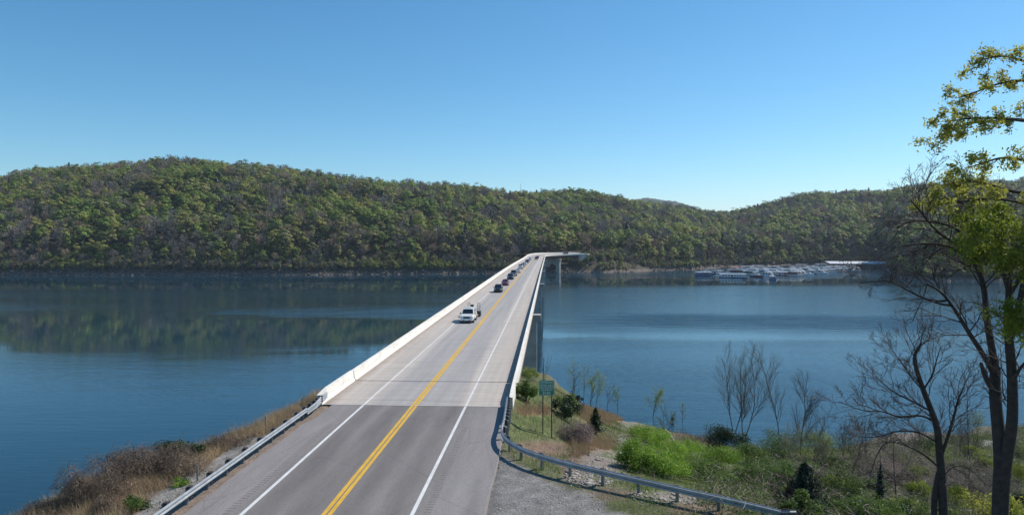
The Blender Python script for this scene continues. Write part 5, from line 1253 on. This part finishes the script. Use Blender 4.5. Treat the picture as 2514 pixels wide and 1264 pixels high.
for k, (px, py, tp, lab) in enumerate([(1800, 1060, 870, 'left one of the two tall bare saplings standing together at the water'), (1826, 1075, 862, 'right one of the two tall bare saplings standing together at the water'), (1916, 1090, 868, 'tall upright bare tree right of the pair of saplings'), (1965, 1130, 930, 'slim bare tree with knobbly forked branches near the middle of the right bank')]):
    sapling(px, py, tp, lab, 60 + k, kids=20, lev=2, ang=.52, leaf='bud' if k < 3 else None, per=1, spread=.1, lsize=.035, stems=2 if k < 2 else 1, r=.07, shrink=.42, name='bare_tree', m='bark' if k == 3 else 'twig')
shrub(1775, 1110, 120, 72, 'big dark green round bush right of the bright green ground vines', 70, 'cedar', n=4200, size=.075, lobes=12)
shrub(1835, 1140, 120, 60, 'olive bush partly in front of the big dark round one', 71, 'shrub', n=2600, size=.06, lobes=12)
shrub(1915, 1120, 170, 75, 'tall green thicket below the upright bare tree', 73, 'shrub', n=4200, size=.065, lobes=14)
shrub(2020, 1130, 190, 80, 'wide yellow-green thicket left of the bare spreading tree', 74, 'bud', n=3600, size=.06, lobes=14)
shrub(1890, 1190, 140, 70, 'green thicket just above the end of the curved guardrail', 75, 'shrub', n=3600, size=.055, lobes=12)
shrub(1975, 1262, 150, 125, 'very dark cedar beyond the end of the curved guardrail', 76, 'dcedar', n=6500, size=.055, conical=True, name='cedar_tree', cat='tree')
shrub(2050, 1240, 150, 110, 'olive thicket right of the very dark cedar', 77, 'shrub', n=4200, size=.05, lobes=14)
shrub(2160, 1262, 44, 120, 'narrow dark cedar left of the bare spreading tree', 78, 'dcedar', n=2600, size=.05, conical=True, name='cedar_tree', cat='tree')
shrub(2110, 1275, 200, 70, 'green thicket along the bottom edge between the two dark cedars', 79, 'shrub', n=4200, size=.05, lobes=14)
shrub(2240, 1280, 160, 60, 'low green thicket at the foot of the bare spreading tree', 80, 'shrub', n=3200, size=.045, lobes=12)
shrub(2400, 1090, 120, 105, 'pale green bush left of the big trunk', 82, 'bud', n=1900, size=.05, lobes=14)
shrub(2490, 1190, 110, 90, 'green bush right of the big trunk', 83, 'oakg', n=2400, size=.05, lobes=12)
shrub(2430, 1290, 150, 120, 'yellow-green leafy bush at the bottom right around the big trunk', 84, 'oak', n=900, size=.065, lobes=10)
shrub(2330, 1150, 160, 80, 'thin pale thicket behind the bare spreading tree', 85, 'bud', n=1500, size=.045, lobes=12)
bramble(2200, 1190, 230, 90, 'mauve-brown bramble thicket left of the bare spreading tree', 86, 'mauve', n=1300, droop=.5, thick=.006)
bramble(2370, 1230, 200, 110, 'mauve-brown bramble thicket between the bare tree and the big trunk', 87, 'mauve', n=1300, droop=.5, thick=.006)
bramble(1720, 1095, 110, 30, 'low brown brush between the green vines and the dark round bush', 88, 'weed', n=600, droop=.5)
bramble(2000, 1200, 150, 60, 'bare twiggy brush in front of the yellow-green thicket', 89, 'mauve', n=700, droop=.3)
for k, (px, py, tp, lab) in enumerate([(2090, 1180, 1010, 'thin bare sapling left of the spreading bare tree'), (2130, 1160, 1030, 'very thin sapling just left of the narrow dark cedar'), (2390, 1180, 960, 'bare twiggy tree between the spreading tree and the big trunk'), (2200, 1240, 1060, 'slender bare sapling in the brambles left of the spreading tree')]):
    sapling(px, py, tp, lab, 95 + k, kids=9, lev=2, ang=.55, leaf='bud', per=1, spread=.08, lsize=.03, r=.045, shrink=.5, name='bare_tree')

rq = random.Random(44); LF = ['shrub', 'cedar', 'bud', 'shrub', 'mid2', 'oakg']; NM['mid2'] = leaf_mat('mid_green_bush_leaves', (0.065, 0.095, 0.028), .35, .35, .0, .8)
WD = {'shrub': 'green', 'cedar': 'dark green', 'bud': 'pale green', 'mid2': 'mid green', 'oakg': 'yellowish green'}
for k in range(30):
    px = rq.uniform(1880, 2540); py = rq.uniform(1110, 1290); lf = LF[rq.randrange(6)]; w = rq.uniform(60, 120) * (.7 + (py - 1100) / 350); side = 'left of' if px < 2240 else 'right of'
    near_ = 'towards the water' if py < 1170 else ('half way down' if py < 1230 else 'nearest the camera')
    o = shrub(px, py, w, w * rq.uniform(.45, .7), f'{WD[lf]} thicket bush {side} the spreading bare tree, {near_}', 300 + k, lf, n=2200, size=.06, lobes=10)
    o['group'] = f'{WD[lf]} thicket bushes {side} the spreading tree'
for k in range(16):
    px = rq.uniform(1900, 2500); py = rq.uniform(1120, 1270); side = 'left of' if px < 2290 else 'right of'; nr = 'nearer the guardrail' if py > 1190 else 'nearer the water'
    o = sapling(px, py, py - rq.uniform(60, 120), f'grey-brown bare brush {side} the spreading bare tree, {nr}', 400 + k, kids=8, lev=2, ang=.5, stems=5, r=.02, shrink=.55, name='shrub', m='bark_pale' if k % 2 else 'twig', leaf='bud' if k % 3 == 0 else None, per=1, lsize=.03)
    o['group'] = f'bare brush {side} the spreading tree'
for k in range(14):
    px = 2560 + 40 * k + rq.uniform(-15, 15); py = rq.uniform(1090, 1290); lf = LF[rq.randrange(6)]; w = rq.uniform(80, 150)
    o = shrub(px, py, w, w * rq.uniform(.45, .7), f'{WD[lf]} bush on the bank beyond the leafy tree at the right edge', 500 + k, lf, n=1700, size=.06, lobes=10); o['group'] = f'{WD[lf]} bushes beyond the leafy tree'
# lush vine mound: several low humps
for k, (px, py, w, h, lab) in enumerate([(1590, 1085, 130, 40, 'bright green vine hump nearest the water and the log'), (1560, 1150, 120, 62, 'bright green vine hump at the left, next to the rocky gully'), (1660, 1120, 150, 50, 'broad bright green vine hump in the middle'), (1760, 1150, 150, 45, 'bright green vine hump at the right, below the dark round bush'), (1620, 1165, 150, 48, 'bright green vine hump in front of the broad one'), (1720, 1180, 160, 40, 'low green vine hump closest to the curved guardrail'), (1830, 1190, 110, 34, 'low green vine hump towards the end of the guardrail')]):
    shrub(px, py, w, h * 1.3, lab, 110 + k, 'lush' if k < 5 else 'shrub', n=5200, size=.055, lobes=16, name='vine_mound', cat='plant', aspect=.45)

# ---- the three big trees at the right
def limb(pts, dep0, deps, r0, r1):
    """pts: points along the limb as seen, with their distances"""
    n = len(pts); P = []
    for i, (px, py) in enumerate(pts):
        dp = dep0 + (deps[i] if deps else 0); d = ray(px, py); f = HY.x * d.x + HY.y * d.y; P.append(np.array(CAMP + d * (dp / f)))
    P = np.array(P)
    # smooth
    for _ in range(2):
        Q = [P[0]]
        for a, b in zip(P, P[1:]): Q += [a * .75 + b * .25, a * .25 + b * .75]
        Q.append(P[-1]); P = np.array(Q)
    rr = np.linspace(r0, r1, len(P)); return (P, rr)
def dress(rng, lim, kids, L, r, lev, out, tips, ang=.8, up=.03, tmin=.25, k2=5, shrink=.5, wob=.2):
    P, rr = lim; n = len(P)
    for j in range(kids):
        t = tmin + (1 - tmin) * (j + rng.rand()) / kids; i = min(n - 2, int(t * (n - 1))); dd = P[i + 1] - P[i]; dd /= np.linalg.norm(dd) + 1e-9
        s = rng.normal(size=3); s -= s.dot(dd) * dd; s /= np.linalg.norm(s)
        grow(rng, P[i], dd * math.cos(ang) + s * math.sin(ang), L * rng.uniform(.6, 1.25), min(r, rr[i] * .6), 1, lev, out, tips, k2, .65, wob, up, shrink, .2, .0065)
def rebase(out, tips, base):
    return [(P - base, r) for P, r in out], [(p - base, d) for p, d in tips]
def big_bare():
    rng = np.random.RandomState(201); D0 = 23.0; out, tips = [], []; L = []
    L.append(limb([(2452, 1330), (2455, 1200), (2458, 1130), (2449, 1030), (2441, 960), (2444, 900)], D0, [0, 0, 0, .2, .3, .3], .24, .15))
    L.append(limb([(2456, 1330), (2462, 1180), (2476, 1090), (2486, 1040), (2486, 930), (2478, 840), (2473, 780), (2480, 700), (2462, 620), (2450, 540)], D0, [0, 0, -.2, -.3, -.4, -.5, -.5, -.6, -.6, -.8], .22, .06))
    L.append(limb([(2441, 920), (2416, 872), (2385, 826), (2369, 800), (2338, 750), (2310, 715), (2276, 698)], D0, [.3, .2, .1, 0, -.2, -.5, -.8], .10, .025))
    L.append(limb([(2444, 905), (2432, 838), (2422, 780), (2417, 704), (2398, 650), (2363, 622), (2334, 604), (2276, 596), (2215, 604)], D0, [.3, .4, .4, .6, .6, .5, .3, 0, -.4], .13, .02))
    L.append(limb([(2417, 720), (2405, 650), (2380, 600), (2350, 560), (2300, 545), (2240, 540), (2200, 560)], D0, [.6, .8, 1.1, 1.3, 1.6, 1.8, 2.0], .09, .018))
    L.append(limb([(2478, 800), (2500, 760), (2511, 700), (2530, 640)], D0, [-.5, -.8, -1, -1.2], .12, .05))
    L.append(limb([(2480, 720), (2455, 640), (2452, 600), (2420, 540), (2380, 505), (2330, 490)], D0, [-.6, -.4, -.3, 0, .3, .6], .09, .02))
    L.append(limb([(2398, 655), (2350, 600), (2300, 570), (2260, 520), (2235, 490)], D0, [.6, .2, -.3, -.6, -.9], .06, .014))
    L.append(limb([(2440, 960), (2420, 930), (2412, 905), (2408, 890)], D0, [.3, .1, 0, 0], .09, .05))
    L.append(limb([(2485, 940), (2505, 900), (2530, 880)], D0, [-.4, -.8, -1.2], .07, .03))
    L.append(limb([(2276, 698), (2268, 730), (2250, 765), (2240, 790)], D0, [-.8, -.9, -1, -1], .022, .01))
    L.append(limb([(2334, 750), (2300, 745), (2240, 720), (2190, 690), (2150, 690), (2110, 695)], D0, [-.2, -.5, -.9, -1.2, -1.5, -1.7], .04, .010))
    L.append(limb([(2478, 830), (2540, 740), (2600, 640), (2650, 580), (2720, 540)], D0, [-.5, -1, -1.5, -1.8, -2], .11, .02))
    L.append(limb([(2480, 720), (2530, 640), (2560, 560), (2600, 480)], D0, [-.6, -.2, .4, 1.0], .08, .02))
    out += L
    for l, k, ln, lev in ((L[12], 14, 1.4, 3), (L[13], 12, 1.3, 3), (L[2], 16, 1.5, 3), (L[3], 22, 1.6, 3), (L[4], 15, 1.5, 3), (L[6], 18, 1.5, 3), (L[7], 16, 1.4, 3), (L[1], 18, 1.5, 3), (L[5], 5, 1.2, 3), (L[0], 5, 1.0, 3), (L[10], 5, .5, 2), (L[11], 12, .9, 3), (L[9], 5, 1, 3)):
        dress(rng, l, k, ln, .028, lev, out, tips, tmin=.35 if l is not L[0] else .6, k2=5)
    base = out[0][0][0].copy(); base[2] = min(base[2], float(near_zn(base[0], base[1])) - .3); out[0] = (np.vstack([base, out[0][0]]), np.concatenate([[.27], out[0][1]]))
    out, tips = rebase(out, tips, base)
    small = [o_ for o_ in out[14:]]
    sel = [tips[i] for i in rng.permutation(len(tips))[:130]]
    parts = [('trunk', wood_mesh(out[:2], M['bark'], 10)), ('limbs', wood_mesh(out[2:14], M['bark'], 7)), ('twigs', wood_mesh(small, M['twig'], 3)), ('dead_leaves', tip_leaves(sel, rng, 2, .05, .04, NM['vine']))]
    near_plant('bare_tree', parts, base, 'largest dark tree at the right with twin trunks and long bare limbs over the lake', 'tree')
big_bare()
def spreading():
    rng = np.random.RandomState(77); D0 = 29.0; out, tips = [], []; L = []
    L.append(limb([(2318, 1330), (2316, 1240), (2312, 1160), (2306, 1100), (2302, 1050), (2290, 1015), (2268, 960), (2256, 925), (2247, 895), (2245, 868), (2259, 849), (2262, 838)], D0, None, .20, .03))
    L.append(limb([(2296, 1330), (2292, 1240), (2300, 1180), (2308, 1150)], D0, [.1, .1, .1, 0], .13, .10))
    L.append(limb([(2308, 1150), (2270, 1115), (2220, 1090), (2175, 1080), (2150, 1120), (2138, 1160)], D0, [0, -.3, -.6, -.8, -1, -1.1], .045, .012))
    L.append(limb([(2296, 1035), (2262, 1017), (2205, 1025), (2170, 1008), (2120, 1010), (2060, 985)], D0, [0, .2, .4, .5, .7, .9], .06, .012))
    L.append(limb([(2300, 1085), (2260, 1060), (2205, 1055), (2150, 1075), (2100, 1070)], D0, [0, .4, .8, 1.2, 1.4], .05, .012))
    L.append(limb([(2309, 1120), (2325, 1080), (2340, 1030), (2352, 980), (2366, 950)], D0, [0, -.2, -.4, -.5, -.6], .09, .02))
    L.append(limb([(2268, 960), (2240, 930), (2215, 890), (2190, 860)], D0, [0, .3, .6, .8], .04, .01))
    L.append(limb([(2268, 955), (2290, 920), (2300, 880), (2310, 850)], D0, [0, -.2, -.4, -.5], .045, .01))
    L.append(limb([(2288, 1010), (2240, 985), (2190, 960), (2150, 925)], D0, [0, -.4, -.7, -1], .045, .01))
    L.append(limb([(2312, 1175), (2340, 1140), (2385, 1150), (2420, 1190)], D0, [0, -.3, -.6, -.8], .03, .010))
    out += L
    for l, k, ln in ((L[0], 18, 1.6), (L[2], 10, 1.1), (L[3], 16, 1.4), (L[4], 13, 1.2), (L[5], 14, 1.4), (L[6], 12, 1.2), (L[7], 10, 1.2), (L[8], 14, 1.3), (L[9], 8, 1.0)):
        dress(rng, l, k, ln, .024, 3, out, tips, tmin=.25, ang=.65, up=.10, k2=5, shrink=.6)
    base = L[0][0][0].copy(); base[2] = min(base[2], float(near_zn(base[0], base[1])) - .3); out[0] = (np.vstack([base, out[0][0]]), np.concatenate([[.22], out[0][1]]))
    out, tips = rebase(out, tips, base)
    near_plant('bare_tree', [('trunk', wood_mesh(out[:2], M['bark'], 8)), ('limbs', wood_mesh(out[2:10], M['bark'], 6)), ('twigs', wood_mesh(out[10:], M['twig'], 3))], base, 'spreading leafless tree with fine twigs, left of the largest dark tree', 'tree')
spreading()
def leafy():
    rng = np.random.RandomState(33); D0 = 21.0; out, tips = [], []; L = []
    k0 = limb([(2690, 1330), (2700, 1000), (2690, 700), (2670, 450), (2655, 250), (2660, 150)], D0, None, .30, .10); base = k0[0][0].copy(); base[:2] -= .15 * (k0[0][3][:2] - k0[0][0][:2]); base[2] = float(near_zn(base[0], base[1])) - .3; k0 = (np.vstack([base, k0[0]]), np.concatenate([[.36], k0[1]])); out.append(k0)
    A = [([(2660, 260), (2590, 215), (2514, 195), (2450, 205), (2400, 225), (2352, 241)], [0, 0, .1, .2, .3, .4]),
         ([(2655, 230), (2580, 175), (2514, 150), (2460, 135), (2400, 150)], [0, -.4, -.7, -.9, -1.0]),
         ([(2665, 380), (2590, 320), (2514, 290), (2450, 298), (2390, 300), (2340, 318), (2293, 340)], [0, .2, .2, .3, .3, .3, .3]),
         ([(2514, 296), (2450, 290), (2380, 290), (2320, 300)], [.2, -.2, -.5, -.8]),
         ([(2665, 470), (2590, 420), (2514, 392), (2460, 385), (2410, 402), (2375, 412)], [0, -.2, -.4, -.5, -.5, -.6]),
         ([(2680, 560), (2600, 520), (2514, 499), (2450, 487), (2400, 490), (2350, 497), (2310, 480)], [0, .2, .3, .4, .5, .6, .7]),
         ([(2560, 480), (2480, 470), (2420, 450), (2370, 440), (2320, 455), (2280, 500)], [.3, .8, 1.0, 1.2, 1.3, 1.3]),
         ([(2690, 720), (2620, 660), (2550, 620), (2480, 600), (2430, 570)], [0, -.4, -.6, -.8, -.9]),
         ([(2690, 760), (2600, 700), (2520, 640), (2460, 620), (2400, 610)], [0, -.2, -.2, 0, .2]),
         ([(2600, 560), (2540, 560), (2470, 560), (2410, 545)], [0, .5, .8, 1.0]),
         ([(2690, 900), (2600, 870), (2540, 820), (2500, 790)], [0, -.5, -.7, -.8]),
         ]
    for q, dd in A: L.append(limb(q, D0, dd, .06, .012))
    nA = len(L)
    for q, dd in A[:3] + A[4:9]: L.append(limb([(5320 - x_, y_ - 25) for x_, y_ in q], D0, [-v_ * 2 for v_ in dd], .06, .012))      # the side of the crown beyond the frame
    for q, dd in (A[0], A[2], A[4], A[5]): L.append(limb([(2665 + (2665 - x_) * .35, y_ - 60) for x_, y_ in q], D0, [.8 * i_ for i_ in range(len(q))], .06, .012))
    out += L; tp = [[] for _ in L]
    for i, l in enumerate(L):
        if i >= nA: dress(rng, l, 9, .6, .014, 3, out, tp[i], tmin=.34, ang=.7, up=.03, k2=3, shrink=.6); continue
        dress(rng, l, 11 if i < 7 else 13, (.48 if i != 3 else .4) if i < 7 else .6, .014, 3, out, tp[i], tmin=.34, ang=.7, up=.03, k2=3, shrink=.6)
    tips1 = [t for i in [0, 1, 2, 3, 4, 5, 6] + list(range(nA, len(L))) for t in tp[i]]; tips2 = [t for i in (7, 8, 9, 10) for t in tp[i]]
    keep = []
    for t in tips1:
        keep.append(t)
    out, tips1 = rebase(out, keep, base); tips2 = [(p - base, d) for p, d in tips2]
    print('LEAFY', len(tips1), len(tips2))
    parts = [('trunk', wood_mesh(out[:1], M['bark'], 10)), ('limbs', wood_mesh(out[1:1 + len(L)], M['bark'], 6)), ('twigs', wood_mesh(out[1 + len(L):], M['bark'], 3)),
             ('leaves', tip_leaves(tips1, rng, 5, .075, .050, NM['oak'], .5)), ('lower_leaves', tip_leaves(tips2, rng, 12, .13, .05, NM['oakg'], .5))]
    t = near_plant('leafy_tree', parts, base, 'tree reaching in from the right edge with sprays of new yellow-green leaves', 'tree')
leafy()

# small things on the right bank
g = ground_at(1577, 1068)
V, Fq = tubes_np([(np.array([[-2.6, -.1, .12], [0, 0, .22], [2.7, .25, .15]]), [.16, .15, .10])], 8)
setp(link('fallen_log', np_mesh('fallen_log', V, Fq, M['log'], True), None, g), 'fallen pale log lying across the gravel path to the water', 'log')
g = ground_at(1643, 1090); V, Fq = tubes_np([(np.array([[-.5, 0, 1.6], [0, 0, 1.2], [.6, -.3, -.1]]), [.13, .15, .18])], 8)
setp(link('broken_stump', np_mesh('broken_stump', V, Fq, M['log'], True), None, g), 'leaning pale broken stump in the bright green vines', 'stump')
g = ground_at(1484, 1045); V, Fq = tubes_np([(np.array([[-.5, 0, .1], [0, 0, .35], [.5, .1, .05]]), [.06, .07, .05])], 6)
setp(link('bent_stick', np_mesh('bent_stick', V, Fq, M['log'], True), None, g), 'small pale bent stick in the grass right of the cedar', 'branch')
g = ground_at(1651, 1035); t = empty('post_box', g, 0, 'small dark box on a post at the shore near the rocks', 'post')
mb = MB(); mb.tube((0, 0, -.3), (0, 0, .55), .05, .05, 6); mb.build('post', M['dark_metal'], t)
mb = MB(); mb.box(-.22, .22, -.15, .15, .552, 1.0); mb.build('box', M['dark_metal'], t, bevel=.02)
g = ground_at(1968, 1262); mb = MB(); mb.box(-.06, .06, -.06, .06, -.8, .35, Matrix.Rotation(-.5, 3, 'Y'))
setp(mb.build('marker_post', M['log']), 'pale leaning post at the bottom edge right of the guardrail end', 'post').location = g

# rocks
def rock_mesh(seed, m):
    rng = np.random.RandomState(seed); mb = MB(); v = []
    for z, r in ((-.5, .8), (0, 1.0), (.45, .75), (.6, .35)):
        for k in range(7): a = 2 * math.pi * k / 7 + rng.normal() * .12; q = r * rng.uniform(.8, 1.15); v.append((math.cos(a) * q, math.sin(a) * q * .8, z + rng.normal() * .06))
    fs = [(i + k * 7, (i + 1) % 7 + k * 7, (i + 1) % 7 + (k + 1) * 7, i + (k + 1) * 7) for k in range(3) for i in range(7)] + [tuple(range(21, 28)), tuple(range(7))[::-1]]
    mb.add(v, fs); return mb.mesh('rock', m)
if 1:
    pass
rm = mat('near_rock', (0.27, 0.245, 0.22), .9, var=.3, scale=2, bmp=.02); RK = [rock_mesh(k, rm) for k in range(5)]
rs = random.Random(8)
ROW = [(1640 + 9.5 * k + rs.uniform(-3, 3), 1043 + rs.uniform(-3, 3) + k * .9) for k in range(12)] + [(1830 + 14 * k, 1072 + rs.uniform(-3, 3)) for k in range(7)]
for k, (px, py) in enumerate(ROW):
    g = ground_at(px, py); o = link('boulder', RK[k % 5], None, g, rs.uniform(0, 6)); s = rs.uniform(.42, .8); o.scale = (s * 1.3, s, s * .6)
    if k < 12: setp(o, 'grey boulder in the row along the shore right of the dark post box', 'rock', 'boulders in the shore row by the post box')
    else: setp(o, 'grey boulder on the shore behind the tall bare saplings', 'rock', 'boulders behind the tall saplings')
def scatter(name, label, boxes, n, smin, smax, m, cat='stones', kinds=None, seed=1):
    rng = np.random.RandomState(seed); P = []
    while len(P) < n:
        cx_, cy_, rx, ry = boxes[rng.randint(len(boxes))]; px = cx_ + rng.uniform(-1, 1) * rx; py = cy_ + rng.uniform(-1, 1) * ry
        g = ground_at(px, py); P.append((g.x + rng.normal() * .1, g.y + rng.normal() * .3))
    P = np.array(P); Z = near_zn(P[:, 0], P[:, 1]); s = rng.gamma(2, (smax - smin) / 4, len(P))[:, None, None] + smin
    cube = np.array([[x, y, z] for z in (-1, 1) for (x, y) in ((-1, -1), (1, -1), (1, 1), (-1, 1))], float)
    V = (cube[None] * rng.uniform(.5, 1.1, (n, 1, 3)) * np.array([1.2, 1, .6]) + rng.normal(size=(n, 8, 3)) * .2) * s
    V = V + np.stack([P[:, 0], P[:, 1], Z], -1)[:, None]
    f = np.array([(3, 2, 1, 0), (4, 5, 6, 7), (0, 1, 5, 4), (1, 2, 6, 5), (2, 3, 7, 6), (3, 0, 4, 7)])
    setp(link(name, np_mesh(name, V.reshape(-1, 3), (np.arange(n)[:, None, None] * 8 + f[None]).reshape(-1, 4), m)), label, cat, None, 'stuff')
scatter('loose_stones', 'loose pale stones spilling down the gully and along the rail', [(1490, 1145, 50, 40), (1470, 1180, 70, 16), (1640, 1222, 90, 14), (1580, 1040, 50, 20), (1540, 1085, 20, 15), (1430, 1160, 40, 20)], 900, .03, .10, rm, seed=3)
scatter('gravel', 'fine gravel at the edge of the pull-off and verges', [(1300, 1200, 90, 60), (1420, 1220, 100, 30), (1240, 1130, 20, 30), (470, 1190, 30, 25), (600, 1110, 60, 15), (400, 1235, 30, 15)], 1500, .012, .035, rm, seed=4)

# grasses
def grass(name, label, kinds, area, dens, h0, h1, w, lean, m, seed, mask=None, clump=.5):
    rng = np.random.RandomState(seed); x0, x1, y0, y1 = area; n = int((x1 - x0) * (y1 - y0) * dens); X = rng.uniform(x0, x1, n); Y = rng.uniform(y0, y1, n)
    Z = near_zn(X, Y); col, kd = classify(X, Y, Z); ok = np.isin(kd, kinds) & (Z > .4)
    ok &= ~((X > -17.4) & (X < -2.3) & (Y < 60)) & ~apron(X, Y); px, py, dep = proj(X, Y, Z); ok &= (px > -200) & (px < 3100) & (py < 1700) & (dep > 5)
    cl = np.sin(X * 2.1 + 1.7 * np.sin(Y * 1.3)) * np.sin(Y * 1.9 + 1.2 * np.sin(X * 1.1)) + rng.normal(size=n) * .4; ok &= cl > -1 + clump
    if mask is not None: ok &= mask(px, py, X, Y)
    P = np.stack([X, Y, Z], 1)[ok]; rng2 = np.random.RandomState(seed + 1); h = rng2.uniform(h0, h1, len(P)) * (1 + .35 * np.clip(cl[ok], -1, 1)); V, T = blades(P, h, w * np.ones(len(P)), lean, rng2)
    V = V - np.repeat(np.stack([0 * h, 0 * h, .04 + 0 * h], 1), 3, 0)
    print('GRASS', name, len(P)); setp(link(name, np_mesh(name, V, T, m)), label, 'grass', None, 'stuff')
grass('green_grass', 'short green grass on the bank right of the bridge', [1], (-3, 75, 12, 112), 55, .15, .45, .012, .35, NM['grass'], 1)
grass('green_grass', 'green grass and weeds on the left bank', [1], (-34, -17.5, 24, 52), 130, .12, .4, .012, .35, NM['grass'], 2)
grass('dry_grass', 'dry orange-brown grass on the bank right of the sign', [2], (-3, 30, 36, 112), 130, .35, .85, .012, .22, NM['dry'], 3)
grass('dry_grass', 'tall dry tan grass along the left bank', [2], (-36, -17.3, 22, 54), 230, .2, .75, .010, .45, NM['dry'], 4, clump=.35)
grass('straw', 'bleached straw and stalks mixed into the left bank', [2, 3], (-34, -17.3, 24, 54), 70, .3, .9, .009, .5, NM['straw'], 5)
grass('leaf_litter', 'brown weeds and litter on the dirt beside the curved rail', [3], (-3, 62, 18, 112), 40, .05, .28, .016, .8, NM['weed'], 6)
grass('verge_litter', 'dead leaves and stalks along the foot of the left guardrail', [3], (-17.4 - 1.2, -15.9, 20, 51), 60, .03, .14, .014, 1.4, NM['weed'], 7)
grass('weeds', 'sparse weeds scattered between the stones and brush', [1, 2, 3], (-3, 62, 18, 112), 5, .3, .8, .012, .3, NM['straw'], 8)

def clutter(name, label, area, n, hmax, m, seed, size, sliver=False, inner=False):
    rng = np.random.RandomState(seed); x0, x1, y0, y1 = area; X = rng.uniform(x0, x1, n); Y = rng.uniform(y0, y1, n); Z = near_zn(X, Y); px, py, dep = proj(X, Y, Z); col, kd = classify(X, Y, Z)
    cl = np.sin(X * .9 + 2 * np.sin(Y * .7)) * np.sin(Y * 1.1 + 2 * np.sin(X * .6)) + rng.normal(size=n) * .25
    ok = (Z > .5) & (dep > 5) & (px < 3100) & (py < 1500) & ~apron(X, Y) & ~((X < -2.4) & (Y < 60)) & (kd != 4) & (cl > (-.1 if not sliver else .0)) & ((px > 1850) | ((Y < yg(X) + 26) & (px > 1700)) | (rng.rand(n) < .12))
    P = np.stack([X, Y, Z], 1)[ok]; k = len(P); P[:, 2] += rng.uniform(0, 1, k) ** 1.3 * hmax * np.clip(cl[ok] + .4, .2, 1)
    N = rng.normal(size=(k, 3)); N[:, 2] = np.abs(N[:, 2]) * (.2 if sliver else 1.2)
    if sliver: V, Fq = leaf_quads(P, np.cross(N, rng.normal(size=(k, 3))), rng.uniform(.15, .5, k), rng, .03)
    else: V, Fq = leaf_quads(P, N, rng.uniform(.6, 1.4, k) * size, rng, .5)
    print('CLUTTER', name, k); setp(link(name, np_mesh(name, V, Fq, m)), label, 'undergrowth', None, 'stuff')
clutter('undergrowth', 'dense low undergrowth of mixed green leaves on the right bank', (4, 75, 14, 112), 340000, 1.0, NM['shrub'], 11, .06)
clutter('undergrowth', 'darker low undergrowth between the bushes of the right bank', (4, 75, 14, 112), 260000, .8, NM['mid2'], 12, .06)
clutter('brushwood', 'tangled dead stems and twigs between the bushes of the right bank', (0, 75, 14, 112), 170000, 1.3, NM['mauve'], 13, .06, sliver=True)
# ------------------------------------------------------------------ air
hz_m = bpy.data.materials.new('haze'); hz_m.use_nodes = True; hn = hz_m.node_tree; hn.nodes.clear()
pv = hn.nodes.new('ShaderNodeVolumePrincipled'); ho = hn.nodes.new('ShaderNodeOutputMaterial'); pv.inputs['Density'].default_value = 0.00008; pv.inputs['Color'].default_value = (0.72, 0.84, 1.0, 1); pv.inputs['Anisotropy'].default_value = 0.2
hn.links.new(pv.outputs[0], ho.inputs['Volume'])
mb = MB(); mb.box(-5200, 5200, -500, 6500, -6, 260); hz = setp(mb.build('haze', hz_m), 'thin blue air between the camera and the far hills', None, None, 'stuff')
scene.cycles.volume_bounces = 0
